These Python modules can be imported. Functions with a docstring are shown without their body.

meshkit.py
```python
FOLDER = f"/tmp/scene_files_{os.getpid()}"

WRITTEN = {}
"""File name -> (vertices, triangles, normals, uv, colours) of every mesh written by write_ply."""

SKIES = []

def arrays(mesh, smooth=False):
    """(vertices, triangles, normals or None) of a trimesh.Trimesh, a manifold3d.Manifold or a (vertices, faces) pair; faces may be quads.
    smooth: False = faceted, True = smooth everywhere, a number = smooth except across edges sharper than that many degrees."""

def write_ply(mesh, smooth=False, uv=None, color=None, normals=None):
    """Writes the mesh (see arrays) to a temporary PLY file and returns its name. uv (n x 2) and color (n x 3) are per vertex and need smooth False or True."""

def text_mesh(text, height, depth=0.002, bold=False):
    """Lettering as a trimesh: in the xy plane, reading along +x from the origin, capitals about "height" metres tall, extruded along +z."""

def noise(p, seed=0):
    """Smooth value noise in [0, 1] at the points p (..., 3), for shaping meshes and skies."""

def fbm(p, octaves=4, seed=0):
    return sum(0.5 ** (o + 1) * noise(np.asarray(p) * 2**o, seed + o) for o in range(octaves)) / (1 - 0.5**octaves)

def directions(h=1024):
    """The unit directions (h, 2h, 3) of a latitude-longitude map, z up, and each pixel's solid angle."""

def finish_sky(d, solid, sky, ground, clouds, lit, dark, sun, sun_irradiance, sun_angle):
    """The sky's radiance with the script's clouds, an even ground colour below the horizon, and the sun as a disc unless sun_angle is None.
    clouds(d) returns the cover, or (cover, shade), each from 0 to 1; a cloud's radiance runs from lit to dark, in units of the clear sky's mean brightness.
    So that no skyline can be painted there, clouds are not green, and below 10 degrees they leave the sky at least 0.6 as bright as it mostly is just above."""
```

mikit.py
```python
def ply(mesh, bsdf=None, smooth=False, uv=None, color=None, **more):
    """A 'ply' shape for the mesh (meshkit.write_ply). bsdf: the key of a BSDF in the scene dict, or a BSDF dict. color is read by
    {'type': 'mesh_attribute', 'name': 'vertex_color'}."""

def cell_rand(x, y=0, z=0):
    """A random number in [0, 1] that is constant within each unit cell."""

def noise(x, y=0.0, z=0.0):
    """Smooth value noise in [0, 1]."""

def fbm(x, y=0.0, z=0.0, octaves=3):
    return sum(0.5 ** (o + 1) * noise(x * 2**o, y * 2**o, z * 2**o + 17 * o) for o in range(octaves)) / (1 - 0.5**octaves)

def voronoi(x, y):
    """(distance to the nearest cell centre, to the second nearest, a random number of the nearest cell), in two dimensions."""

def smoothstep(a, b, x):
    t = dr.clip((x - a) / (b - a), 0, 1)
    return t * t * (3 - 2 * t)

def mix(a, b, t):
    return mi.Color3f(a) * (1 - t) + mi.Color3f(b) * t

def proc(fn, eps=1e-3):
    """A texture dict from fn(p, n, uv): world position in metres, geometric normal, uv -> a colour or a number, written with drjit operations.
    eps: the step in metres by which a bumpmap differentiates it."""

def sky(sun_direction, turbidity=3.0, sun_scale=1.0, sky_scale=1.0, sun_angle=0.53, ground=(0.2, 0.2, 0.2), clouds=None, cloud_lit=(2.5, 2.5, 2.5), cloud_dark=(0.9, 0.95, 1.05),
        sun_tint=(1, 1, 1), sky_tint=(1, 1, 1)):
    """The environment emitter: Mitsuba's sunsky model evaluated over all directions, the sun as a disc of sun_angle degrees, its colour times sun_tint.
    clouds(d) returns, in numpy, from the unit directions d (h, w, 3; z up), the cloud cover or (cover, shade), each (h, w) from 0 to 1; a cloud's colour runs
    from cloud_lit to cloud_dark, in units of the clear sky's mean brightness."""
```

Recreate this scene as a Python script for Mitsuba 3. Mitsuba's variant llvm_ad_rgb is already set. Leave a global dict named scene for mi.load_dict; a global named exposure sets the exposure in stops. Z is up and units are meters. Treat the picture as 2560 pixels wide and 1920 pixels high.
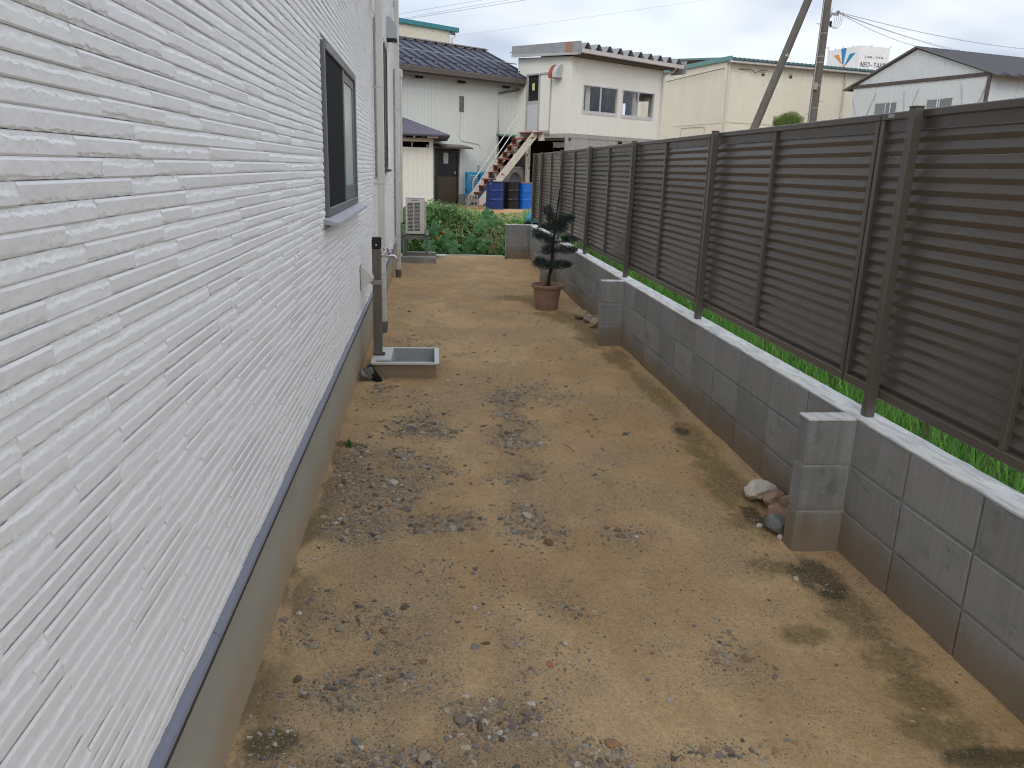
import math, random
import numpy as np, trimesh, mitsuba as mi, drjit as dr, mikit, meshkit
from shapely.geometry import Polygon, MultiPolygon, box as sbox
from shapely.ops import unary_union
from mikit import proc, noise, fbm, smoothstep, mix, cell_rand

random.seed(5)
rng = np.random.default_rng(11)
scene, labels = {}, {}

# ------------------------------------------------------------------ camera, sky, exposure
PITCH, YAW, ROLL, EYE = 0.2713, 0.1093, 0.0315, 1.514
_f = np.array([math.sin(YAW) * math.cos(PITCH), math.cos(YAW) * math.cos(PITCH), -math.sin(PITCH)])
_r = np.array([math.cos(YAW), -math.sin(YAW), 0.0])
_u = np.cross(_r, _f)
_up = -_r * math.sin(ROLL) + _u * math.cos(ROLL)
scene['camera'] = {'type': 'perspective', 'fov': math.degrees(2 * math.atan(1280 / 1934.0)), 'fov_axis': 'x', 'near_clip': 0.05, 'far_clip': 3000.0,
                   'to_world': mi.ScalarTransform4f().look_at(origin=[0, 0, EYE], target=[float(v) for v in np.array([0, 0, EYE]) + _f], up=[float(v) for v in _up])}


def clouds(d):
    el = np.clip(d[..., 2], 0.0, 1.0)
    q = d[..., :2] / np.maximum(el + 0.10, 0.06)[..., None]
    a = meshkit.fbm(np.stack([q[..., 0] * 0.55 + 2.3, q[..., 1] * 0.55, el * 2], -1), 5, seed=21)
    b = meshkit.fbm(np.stack([d[..., 0] * 5 + 1.7, d[..., 1] * 5, el * 11], -1), 4, seed=8)
    s = 0.55 * a + 0.45 * b
    shade = np.clip((s - 0.41) / 0.20, 0, 1)
    shade = shade * (0.9 - 0.45 * el)
    cover = np.clip(0.88 + (b - 0.42) * 1.8, 0.55, 1.0)
    return cover, shade


scene['sky'] = mikit.sky([-0.25, -0.72, 0.65], turbidity=4, sun_scale=0.24, sun_angle=34, clouds=clouds,
                         cloud_lit=(2.70, 2.78, 2.88), cloud_dark=(1.10, 1.32, 1.68), sun_tint=(0.84, 0.96, 1.14), ground=(0.2, 0.17, 0.13))
exposure = 2.16

# ------------------------------------------------------------------ materials
def principled(color, rough=0.7, **kw):
    c = color if isinstance(color, dict) else {'type': 'rgb', 'value': list(color)}
    return {'type': 'twosided', 'bsdf': {'type': 'principled', 'base_color': c, 'roughness': rough, 'specular': kw.pop('specular', 0.3), **kw}}


VC = {'type': 'mesh_attribute', 'name': 'vertex_color'}
scene['matte'] = principled(VC, 0.85, specular=0.2)
scene['satin'] = principled(VC, 0.42, specular=0.4)
scene['glossy'] = principled(VC, 0.22, specular=0.5)
scene['leafy'] = {'type': 'twosided', 'bsdf': {'type': 'principled', 'base_color': VC, 'roughness': 0.5, 'specular': 0.35}}
scene['chrome'] = {'type': 'twosided', 'bsdf': {'type': 'roughconductor', 'material': 'Cr', 'alpha': 0.08}}
scene['clear_glass'] = {'type': 'thindielectric', 'int_ior': 1.5}
scene['clear_film'] = {'type': 'thindielectric', 'int_ior': 1.35}


def bump(base, fn, scale, eps=2e-3):
    return {'type': 'twosided', 'bsdf': {'type': 'bumpmap', 'arbitrary': proc(fn, eps), 'scale': scale, 'bsdf': base['bsdf']}}


MOSS = [(1.52, 2.42, .09, .12), (1.50, 2.31, .1, .08), (1.50, 2.22, .09, .08), (1.29, 2.21, .08, .05), (1.52, 2.06, .11, .09), (1.50, 1.89, .08, .1), (1.47, 1.72, .12, .08),
        (1.50, 3.43, .12, .3), (1.48, 3.07, .12, .15), (1.53, 3.85, .1, .25), (1.57, 4.25, .08, .3), (1.60, 5.2, .07, .5), (1.57, 6.2, .1, .35),
        (1.40, 8.1, .17, .3), (1.52, 7.55, .12, .45), (1.50, 6.95, .12, .3), (1.26, 9.15, .15, .35), (1.05, 9.3, .25, .18), (1.39, 2.68, .1, .06), (1.25, 8.2, .12, .16)]
DARK = [(1.53, 2.61, .10, .14), (1.51, 2.47, .05, .05), (-0.46, 4.14, .09, .05), (-0.42, 1.80, .09, .06),
        (1.53, 4.37, .05, .07), (1.54, 1.62, .14, .04), (1.5, 3.15, .06, .12)]


PATCH = [(-.06, 4.5, .22, .35, .6), (-.20, 3.65, .26, .38, 1.2), (-.38, 3.75, .12, .3, .9), (.50, 4.4, .16, .45, .6), (.45, 3.72, .14, .22, .75), (-.30, 3.12, .18, .17, .95), (.06, 3.12, .17, .16, 1.0), (.46, 3.12, .17, .22, .6),
         (-.40, 2.4, .10, .18, .6), (-.22, 2.30, .25, .22, .55), (-.2, 2.02, .28, .18, .45), (.17, 1.84, .14, .11, 1.1), (.03, 1.70, .4, .07, 1.1), (.35, 2.19, .13, .2, .4), (.45, 2.50, .12, .25, .45), (.83, 2.98, .14, .16, .4), (.97, 2.1, .12, .12, .4),
         (.45, 1.68, .3, .06, .55), (.50, 5.0, .16, .35, .5), (.76, 5.2, .25, .3, .3), (-.42, 1.85, .08, .1, .3), (-.1, 6.9, .25, .4, .25), (.1, 2.6, .3, .3, .25), (-.35, 5.2, .1, .3, .35), (.85, 3.5, .35, .5, .12), (.7, 1.68, .3, .07, .5), (1.1, 8.3, .3, .5, .12)]


def blobs(p, lst, k=0.8):
    t = mi.Float(0)
    for x, y, rx, ry in lst:
        t = dr.maximum(t, dr.exp(-(dr.square((p.x - x) / rx) + dr.square((p.y - y) / ry)) * k))
    return t


def dirt_color(p, n, uv):
    big = fbm(p.x * 1.6, p.y * 1.1, 0.3, 4)
    mid = fbm(p.x * 9, p.y * 7, 2.3, 4)
    fine = noise(p.x * 260, p.y * 260, 1.0)
    grit = noise(p.x * 90, p.y * 90, 5.0)
    c = mix((0.40, 0.264, 0.138), (0.545, 0.386, 0.218), smoothstep(0.3, 0.72, 0.55 * big + 0.45 * mid))
    red = smoothstep(0.52, 0.75, fbm(p.x * 3 + 8, p.y * 2.2, 7.0, 3))
    c = mix(c, (0.43, 0.275, 0.155), red * 0.4)
    grey = smoothstep(0.46, 0.68, fbm(p.x * 4 + 3, p.y * 3, 4.0, 4))
    c = mix(c, (0.36, 0.262, 0.165), grey * 0.5)
    rag = fbm(p.x * 14, p.y * 9, 1.2, 5)
    rag2 = fbm(p.x * 60, p.y * 40, 6.2, 3)
    m = smoothstep(0.32, 0.85, blobs(p, MOSS, 0.42) * (0.1 + 1.15 * rag + 0.55 * rag2))
    c = mix(c, mix((0.085, 0.070, 0.026), (0.16, 0.125, 0.055), grit), m * 0.62)
    d = smoothstep(0.36, 0.80, blobs(p, DARK, 0.5) * (0.1 + 1.15 * rag + 0.5 * rag2))
    c = mix(c, (0.06, 0.052, 0.032), d * 0.8)
    pt_ = mi.Float(0)
    for x, y, rx, ry, w_ in PATCH[:20]:
        pt_ = dr.maximum(pt_, min(w_, 1.0) * dr.exp(-(dr.square((p.x - x) / (rx * 1.15)) + dr.square((p.y - y) / (ry * 1.15)))))
    pt_ = smoothstep(0.12, 0.75, pt_ * (0.35 + 1.2 * fbm(p.x * 10, p.y * 8, 9.0, 4)))
    c = mix(c, (0.20, 0.150, 0.095), pt_ * 0.40)
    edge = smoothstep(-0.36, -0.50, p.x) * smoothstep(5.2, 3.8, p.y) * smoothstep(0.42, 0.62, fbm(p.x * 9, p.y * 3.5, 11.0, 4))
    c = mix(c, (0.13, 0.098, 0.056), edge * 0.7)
    # fine grit: dark and pale grains a few millimetres wide, thicker where the sand is washed out
    gr = cell_rand(dr.floor(p.x * 230 + 2 * mid), dr.floor(p.y * 200 + 2 * big), 3.0)
    amt = dr.clip(0.30 + 0.5 * grey + 0.8 * pt_, 0, 1)
    c = mix(c, (0.085, 0.075, 0.062), smoothstep(0.90, 0.93, gr) * amt * 0.75)
    c = mix(c, (0.50, 0.45, 0.36), smoothstep(0.06, 0.04, gr) * amt * 0.6)
    return c * (0.82 + 0.26 * fine + 0.20 * (grit - 0.4))


def dirt_bump(p, n, uv):
    return fbm(p.x * 45, p.y * 45, 0.0, 3) * 0.6 + 0.4 * noise(p.x * 190, p.y * 190, 3.0)


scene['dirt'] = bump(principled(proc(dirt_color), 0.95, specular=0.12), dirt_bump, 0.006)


def yard_color(p, n, uv):
    t = fbm(p.x * 0.9, p.y * 0.9, 0.3, 4)
    c = mix((0.27, 0.15, 0.08), (0.38, 0.25, 0.15), smoothstep(0.3, 0.7, t))
    return mix(c, (0.16, 0.17, 0.07), smoothstep(0.55, 0.7, fbm(p.x * 0.5 + 4, p.y * 0.5, 2.0, 3)) * 0.6)


scene['yard_dirt'] = principled(proc(yard_color), 0.95, specular=0.1)


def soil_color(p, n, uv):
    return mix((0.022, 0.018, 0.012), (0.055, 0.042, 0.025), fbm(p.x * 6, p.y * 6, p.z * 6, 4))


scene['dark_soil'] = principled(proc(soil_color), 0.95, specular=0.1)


def siding_color(p, n, uv):
    a = fbm(p.x * 40, p.y * 40, p.z * 60, 3)
    b = noise(p.y * 3.0, p.z * 40)
    return mi.Color3f(0.80, 0.80, 0.80) * (0.90 + 0.10 * a + 0.05 * b)


def siding_bump(p, n, uv):
    return fbm(p.x * 150, p.y * 150, p.z * 150, 3)


scene['siding_paint'] = bump(principled(proc(siding_color), 0.62, specular=0.3), siding_bump, 0.0020, 1e-3)


def foundation_color(p, n, uv):
    a = fbm(p.x * 8, p.y * 5, p.z * 8, 4)
    c = mix((0.28, 0.273, 0.23), (0.345, 0.333, 0.285), a)
    d = smoothstep(0.26, 0.02, p.z + (fbm(p.y * 5, p.z * 5, 1.0, 4) - 0.5) * 0.17)
    return mix(c, (0.34, 0.245, 0.15), d * 0.72) * (0.95 + 0.1 * noise(p.y * 300, p.z * 300))


scene['foundation_concrete'] = principled(proc(foundation_color), 0.9, specular=0.15)


def block_color(p, n, uv):
    k = cell_rand(dr.floor((p.y - 2.852) / 0.39), dr.floor((p.z - 0.181) / 0.2), dr.floor(p.x * 3))
    streak = fbm(p.y * 70 + p.x * 70, p.z * 3.0, 3.0, 3)
    a = fbm(p.y * 7, p.z * 5, p.x * 7, 4)
    fine = noise(p.y * 330, p.z * 330, p.x * 330)
    c = mix((0.195, 0.202, 0.21), (0.385, 0.395, 0.405), 0.45 * streak + 0.25 * a + 0.42 * k - 0.04)
    c = mix(c, (0.10, 0.105, 0.105), smoothstep(0.55, 0.80, fbm(p.y * 9 + 5, p.z * 11, p.x * 9, 5)) * 0.45)
    white = smoothstep(0.66, 0.74, fbm(p.y * 26 + 9, p.z * 30, p.x * 26, 4)) * smoothstep(0.5, 0.7, noise(p.y * 3 + 1.5, p.z * 5))
    c = mix(c, (0.50, 0.51, 0.54), white * 0.18)
    d = smoothstep(0.25, 0.03, p.z + (fbm(p.y * 4 + p.x * 6, p.z * 6, 5.0, 4) - 0.5) * 0.22)
    return mix(c, (0.25, 0.185, 0.12), d * 0.78) * (0.86 + 0.24 * fine)


def block_bump(p, n, uv):
    return fbm(p.x * 210, p.y * 210, p.z * 210, 2)


scene['block_concrete'] = bump(principled(proc(block_color), 0.93, specular=0.15), block_bump, 0.0028, 1e-3)


def cap_color(p, n, uv):
    a = fbm(p.x * 22, p.y * 12, 1.0, 4)
    b = smoothstep(0.50, 0.68, fbm(p.x * 50 + 3, p.y * 9, 4.0, 4))
    return mix(mix((0.54, 0.56, 0.575), (0.74, 0.76, 0.775), a), (0.36, 0.38, 0.395), b * 0.55)


scene['cement_cap'] = principled(proc(cap_color), 0.9, specular=0.15)


def grey_concrete_color(p, n, uv):
    a = fbm(p.x * 5, p.y * 5, p.z * 5, 4)
    s = fbm(p.x * 9 + p.y * 9, p.z * 0.8, 1.0, 3)
    return mix((0.26, 0.26, 0.25), (0.42, 0.415, 0.40), 0.5 * a + 0.5 * s)


scene['grey_concrete'] = principled(proc(grey_concrete_color), 0.92, specular=0.15)


def wood_color(p, n, uv):
    g = fbm(p.x * 190, p.y * 190, p.z * 3.0, 3)
    return mix((0.115, 0.095, 0.080), (0.24, 0.21, 0.185), g)


scene['woodgrain'] = principled(proc(wood_color), 0.55, specular=0.3)


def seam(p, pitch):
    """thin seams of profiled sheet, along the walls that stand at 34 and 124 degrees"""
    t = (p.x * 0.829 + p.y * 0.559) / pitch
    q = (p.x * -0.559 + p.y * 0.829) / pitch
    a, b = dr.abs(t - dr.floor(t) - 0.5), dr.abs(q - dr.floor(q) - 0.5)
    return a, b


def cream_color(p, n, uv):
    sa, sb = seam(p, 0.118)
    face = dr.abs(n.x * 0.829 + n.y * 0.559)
    line = smoothstep(0.36, 0.46, dr.select(face > 0.7, sb, sa))  # groove shade of the profiled sheet, put into the colour as lines
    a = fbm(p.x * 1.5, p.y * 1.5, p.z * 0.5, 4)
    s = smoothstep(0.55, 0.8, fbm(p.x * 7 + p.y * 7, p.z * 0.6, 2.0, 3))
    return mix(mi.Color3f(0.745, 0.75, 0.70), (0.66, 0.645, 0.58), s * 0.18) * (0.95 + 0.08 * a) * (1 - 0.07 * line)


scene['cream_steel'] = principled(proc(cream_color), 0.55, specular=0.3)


def beige_color(p, n, uv):
    a = fbm(p.x * 1.5, p.y * 1.5, p.z * 0.5, 4)
    return mix((0.665, 0.635, 0.535), (0.735, 0.71, 0.615), a)


scene['beige_steel'] = principled(proc(beige_color), 0.55, specular=0.3)


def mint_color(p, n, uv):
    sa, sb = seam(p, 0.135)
    line = smoothstep(0.34, 0.46, sa)  # shading of the sheet grooves drawn as darker colour lines
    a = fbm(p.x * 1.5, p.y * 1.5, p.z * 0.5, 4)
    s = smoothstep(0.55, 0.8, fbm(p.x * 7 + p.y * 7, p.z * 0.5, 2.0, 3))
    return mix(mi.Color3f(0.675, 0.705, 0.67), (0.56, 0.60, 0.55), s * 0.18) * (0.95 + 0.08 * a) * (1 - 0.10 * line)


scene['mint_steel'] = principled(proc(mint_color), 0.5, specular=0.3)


def rust_white(p, n, uv):
    a = fbm(p.x * 5, p.y * 5, p.z * 7, 4)
    b = fbm(p.x * 18, p.y * 18, p.z * 18, 3)
    return mix((0.66, 0.62, 0.55), (0.27, 0.062, 0.03), smoothstep(0.62, 0.66, 0.7 * a + 0.3 * b))


scene['rusting_white_paint'] = principled(proc(rust_white), 0.7, specular=0.25)


def rust_red(p, n, uv):
    return mix((0.15, 0.045, 0.033), (0.24, 0.10, 0.07), smoothstep(0.4, 0.65, fbm(p.x * 14, p.y * 14, p.z * 14, 3)))


scene['red_rust'] = principled(proc(rust_red), 0.85, specular=0.2)


def roof_color(p, n, uv):
    return mix((0.042, 0.047, 0.075), (0.056, 0.062, 0.092), fbm(p.x * .6, p.y * .6, p.z * .6, 3))


scene['slate_steel'] = principled(proc(roof_color), 0.5, specular=0.4)


def fascia_color(p, n, uv):
    a = fbm(p.x * 3, p.y * 3, p.z * 3, 4)
    # rust near the outer corner of the verge board
    near = dr.exp(-(dr.square(p.x - 4.72) + dr.square(p.y - 27.45)) * 13.0)
    r = smoothstep(0.30, 0.55, near * (0.55 + 0.9 * fbm(p.x * 16 + p.y * 16, p.z * 1.5, 2.0, 3)))
    return mix(mix((0.235, 0.25, 0.27), (0.32, 0.34, 0.36), a), (0.33, 0.14, 0.06), r * 0.7)


scene['weathered_zinc'] = principled(proc(fascia_color), 0.55, specular=0.35)


def pole_color(p, n, uv):
    return mix((0.095, 0.09, 0.083), (0.165, 0.155, 0.142), fbm(p.x * 6, p.y * 6, p.z * 2, 4))


scene['pole_concrete'] = principled(proc(pole_color), 0.9, specular=0.15)


def bark_color(p, n, uv):
    return mix((0.030, 0.024, 0.019), (0.09, 0.07, 0.055), fbm(p.x * 60, p.y * 60, p.z * 22, 3))


scene['bark'] = principled(proc(bark_color), 0.9, specular=0.15)


def terracotta_color(p, n, uv):
    a = fbm(p.x * 14, p.y * 14, p.z * 20, 4)
    d = smoothstep(0.10, 0.0, p.z + (a - 0.5) * 0.1)
    return mix(mix((0.28, 0.175, 0.13), (0.37, 0.245, 0.19), a), (0.27, 0.185, 0.115), d * 0.75)


scene['terracotta_plastic'] = principled(proc(terracotta_color), 0.55, specular=0.35)


def fence_color(p, n, uv):
    a = fbm(p.x * 6, p.y * 2.0, p.z * 6, 4)
    return mix((0.080, 0.069, 0.058), (0.112, 0.098, 0.084), 0.6 * a + 0.4 * fbm(p.y * 22, p.z * 1.2, p.x * 22, 3)) * (0.93 + 0.14 * noise(p.y * 240, p.z * 240, p.x * 240))


scene['bronze_aluminium'] = principled(proc(fence_color), 0.30, specular=0.75)


def rock_color(p, n, uv):
    return mi.Color3f(1.0)


# ------------------------------------------------------------------ helpers
_next = {}


def new_key(name, parent=None):
    base = f'{parent}__{name}' if parent else name
    i = _next.get(base, 0)
    _next[base] = i + 1
    return base if i == 0 else f'{base}_{i:03d}'


def thing(name, label, cat, group=None):
    k = new_key(name)
    labels[k] = {'label': label, 'category': cat}
    if group:
        labels[k]['group'] = group
    return k


def put(name, mesh, mat, parent=None, color=None, smooth=False, label=None, cat=None, group=None, kind=None):
    k = new_key(name, parent)
    if isinstance(mesh, (list,)):
        mesh = trimesh.util.concatenate(mesh)
    if smooth and smooth is not True and color is not None:
        if not isinstance(mesh, trimesh.Trimesh):
            v, f, _ = meshkit.arrays(mesh)
            mesh = trimesh.Trimesh(v, f, process=False)
        mesh = trimesh.graph.smooth_shade(mesh, angle=np.radians(smooth), facet_minarea=None)
        smooth = True
    col = None
    if color is not None:
        if hasattr(mesh, 'vertices'):
            nv = len(mesh.vertices)
        else:
            nv = len(mesh[0])
        color = np.asarray(color, float)
        col = np.tile(color, (nv, 1)) if color.ndim == 1 else color
    scene[k] = mikit.ply(mesh, mat, smooth=smooth, color=col)
    info = {}
    if label:
        info['label'] = label
    if cat:
        info['category'] = cat
    if group:
        info['group'] = group
    if kind:
        info['kind'] = kind
    if info:
        labels[k] = info
    return k


def box(x0, x1, y0, y1, z0, z1, bev=0.0):
    lo, hi = np.minimum([x0, y0, z0], [x1, y1, z1]), np.maximum([x0, y0, z0], [x1, y1, z1])
    if bev <= 0:
        m = trimesh.creation.box(extents=hi - lo)
        m.apply_translation((lo + hi) / 2)
        return m
    pts = []
    for ix in (0, 1):
        for iy in (0, 1):
            for iz in (0, 1):
                p = np.array([(lo, hi)[ix][0], (lo, hi)[iy][1], (lo, hi)[iz][2]])
                sgn = np.array([1 - 2 * ix, 1 - 2 * iy, 1 - 2 * iz])
                for a in range(3):
                    q = p + sgn * bev
                    q[a] = p[a]
                    pts.append(q)
    return trimesh.convex.convex_hull(np.array(pts))


def tube(points, r, sides=8, cap=True):
    p = np.asarray(points, float)
    t = np.gradient(p, axis=0)
    t /= np.linalg.norm(t, axis=1, keepdims=True) + 1e-12
    ref = np.array([0, 0, 1.0]) if abs(t[:, 2]).mean() < 0.8 else np.array([1.0, 0, 0])
    a = np.cross(t, ref)
    a /= np.linalg.norm(a, axis=1, keepdims=True) + 1e-12
    b = np.cross(t, a)
    ang = np.arange(sides) * 2 * np.pi / sides
    r = np.broadcast_to(r, (len(p),))
    v = p[:, None] + r[:, None, None] * (np.cos(ang)[None, :, None] * a[:, None] + np.sin(ang)[None, :, None] * b[:, None])
    i, j = np.meshgrid(np.arange(len(p) - 1), np.arange(sides), indexing='ij')
    q = np.stack([i * sides + j, (i + 1) * sides + j, (i + 1) * sides + (j + 1) % sides, i * sides + (j + 1) % sides], -1).reshape(-1, 4)
    f = np.vstack([q[:, [0, 1, 2]], q[:, [0, 2, 3]]])
    v = v.reshape(-1, 3)
    if cap:
        n = len(v)
        v = np.vstack([v, p[:1], p[-1:]])
        k = np.arange(sides)
        f = np.vstack([f, np.stack([k * 0 + n, k, (k + 1) % sides], 1), np.stack([k * 0 + n + 1, (len(p) - 1) * sides + (k + 1) % sides, (len(p) - 1) * sides + k], 1)])
    return trimesh.Trimesh(v, f, process=False)


def smooth_path(pts, n=10):
    from scipy.interpolate import CubicSpline
    pts = np.asarray(pts, float)
    d = np.r_[0, np.cumsum(np.linalg.norm(np.diff(pts, axis=0), axis=1))]
    return CubicSpline(d, pts)(np.linspace(0, d[-1], n))


def lathe(profile, center=(0, 0, 0), sections=32):
    pr = np.asarray(profile, float)
    ang = np.arange(sections) * 2 * np.pi / sections
    v = np.stack([pr[:, 0][:, None] * np.cos(ang), pr[:, 0][:, None] * np.sin(ang), np.repeat(pr[:, 1][:, None], sections, 1)], -1).reshape(-1, 3)
    i, j = np.meshgrid(np.arange(len(pr) - 1), np.arange(sections), indexing='ij')
    q = np.stack([i * sections + j, i * sections + (j + 1) % sections, (i + 1) * sections + (j + 1) % sections, (i + 1) * sections + j], -1).reshape(-1, 4)
    return trimesh.Trimesh(v + np.asarray(center), np.vstack([q[:, [0, 1, 2]], q[:, [0, 2, 3]]]), process=False)


def prism(poly, h):
    """shapely polygon(s) in (a, b) extruded h along c, as one mesh in (a, b, c)"""
    geoms = getattr(poly, 'geoms', [poly])
    return trimesh.util.concatenate([trimesh.creation.extrude_polygon(g, h, engine='earcut') for g in geoms if g.area > 1e-9])


class Frame:
    """a wall's own axes: s along it, d out of it, z up"""
    def __init__(self, p0, ang, flip=False):
        a = math.radians(ang)
        self.p0 = np.array([p0[0], p0[1], 0.0])
        self.s = np.array([math.cos(a), math.sin(a), 0])
        self.d = np.array([math.sin(a), -math.cos(a), 0]) * (-1 if flip else 1)
        m = np.eye(4)
        m[:3, 0], m[:3, 1], m[:3, 2], m[:3, 3] = self.s, self.d, [0, 0, 1], self.p0
        self.m = m

    def at(self, s, d, z):
        return self.p0 + self.s * s + self.d * d + np.array([0, 0, z])

    def move(self, mesh):
        mesh = mesh.copy()
        mesh.apply_transform(self.m)
        return mesh

    def box(self, s0, s1, d0, d1, z0, z1, bev=0.0):
        return self.move(box(s0, s1, d0, d1, z0, z1, bev))

    def sheet(self, poly, d0, d1):
        """polygon in (s, z) standing between depths d0 and d1"""
        m = prism(poly, d1 - d0)
        v = m.vertices
        return self.move(trimesh.Trimesh(np.stack([v[:, 0], d0 + v[:, 2], v[:, 1]], 1), m.faces[:, ::-1], process=False))

    def sidesheet(self, poly, s0, s1):
        """polygon in (d, z) run along s"""
        m = prism(poly, s1 - s0)
        v = m.vertices
        return self.move(trimesh.Trimesh(np.stack([s0 + v[:, 2], v[:, 0], v[:, 1]], 1), m.faces, process=False))

    def path(self, pts):
        return [self.at(*p) for p in pts]


def ribs(poly, pitch, width, s0, s1, z0, z1):
    strips = unary_union([sbox(s, z0, s + width, z1) for s in np.arange(s0, s1, pitch)])
    out = strips.intersection(poly)
    return MultiPolygon([g for g in getattr(out, 'geoms', [out]) if g.geom_type == 'Polygon' and g.area > 1e-6])


def grid_mesh(x, y, zfn):
    X, Y = np.meshgrid(x, y, indexing='ij')
    Z = zfn(X, Y)
    v = np.stack([X, Y, Z], -1).reshape(-1, 3)
    i, j = np.meshgrid(np.arange(len(x) - 1), np.arange(len(y) - 1), indexing='ij')
    n = len(y)
    q = np.stack([i * n + j, (i + 1) * n + j, (i + 1) * n + j + 1, i * n + j + 1], -1).reshape(-1, 4)
    return trimesh.Trimesh(v, np.vstack([q[:, [0, 1, 2]], q[:, [0, 2, 3]]]), process=False)


# ------------------------------------------------------------------ the setting: ground
def lane_z(X, Y):
    P = np.stack([X * 2.2, Y * 2.2, X * 0], -1)
    z = (meshkit.fbm(P, 4, seed=3) - 0.5) * 0.022
    P2 = np.stack([X * 11, Y * 11, X * 0], -1)
    z += (meshkit.fbm(P2, 3, seed=5) - 0.5) * 0.010
    for x, y, rx, ry in ((1.53, 4.37, .07, .1), (1.53, 2.58, .12, .14)):
        z -= 0.012 * np.exp(-((X - x) / rx) ** 2 - ((Y - y) / ry) ** 2)
    z += 0.012 * np.exp(-((X + 0.52) / 0.08) ** 2)
    return z


lane_y = np.concatenate([np.linspace(-4, 1.2, 30)[:-1], np.arange(1.2, 5.5, 0.022), np.arange(5.5, 13.92, 0.05), [13.92]])
lane = grid_mesh(np.arange(-0.60, 1.76, 0.022), lane_y, lane_z)
put('dirt_ground', lane, 'dirt', smooth=True, kind='structure')
put('retaining_edge', box(-3.0, 1.30, 13.93, 14.03, -0.7, 0.004, 0.006), 'grey_concrete', kind='structure')
put('ground', grid_mesh(np.linspace(-900, 900, 7), np.linspace(-900, 900, 7), lambda X, Y: X * 0 - 0.75), 'dark_soil', kind='structure')
put('paddy_ground', box(1.83, 40, -8, 16.2, -0.74, -0.30), 'dark_soil', kind='structure')


def bank_z(X, Y):
    t = np.clip((Y - 14.45) / 1.3, 0, 1)
    t = t * t * (3 - 2 * t)
    hump = 0.28 * np.exp(-((X - 0.1) / 0.7) ** 2 - ((Y - 15.7) / 0.7) ** 2)
    return -0.60 + 0.88 * t + hump + (meshkit.fbm(np.stack([X * 3, Y * 3, X * 0], -1), 3, seed=9) - 0.5) * 0.12


put('ditch_bank', grid_mesh(np.linspace(-4, 4.2, 60), np.linspace(14.03, 17.6, 40), bank_z), 'dark_soil', smooth=True, kind='structure')


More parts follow.
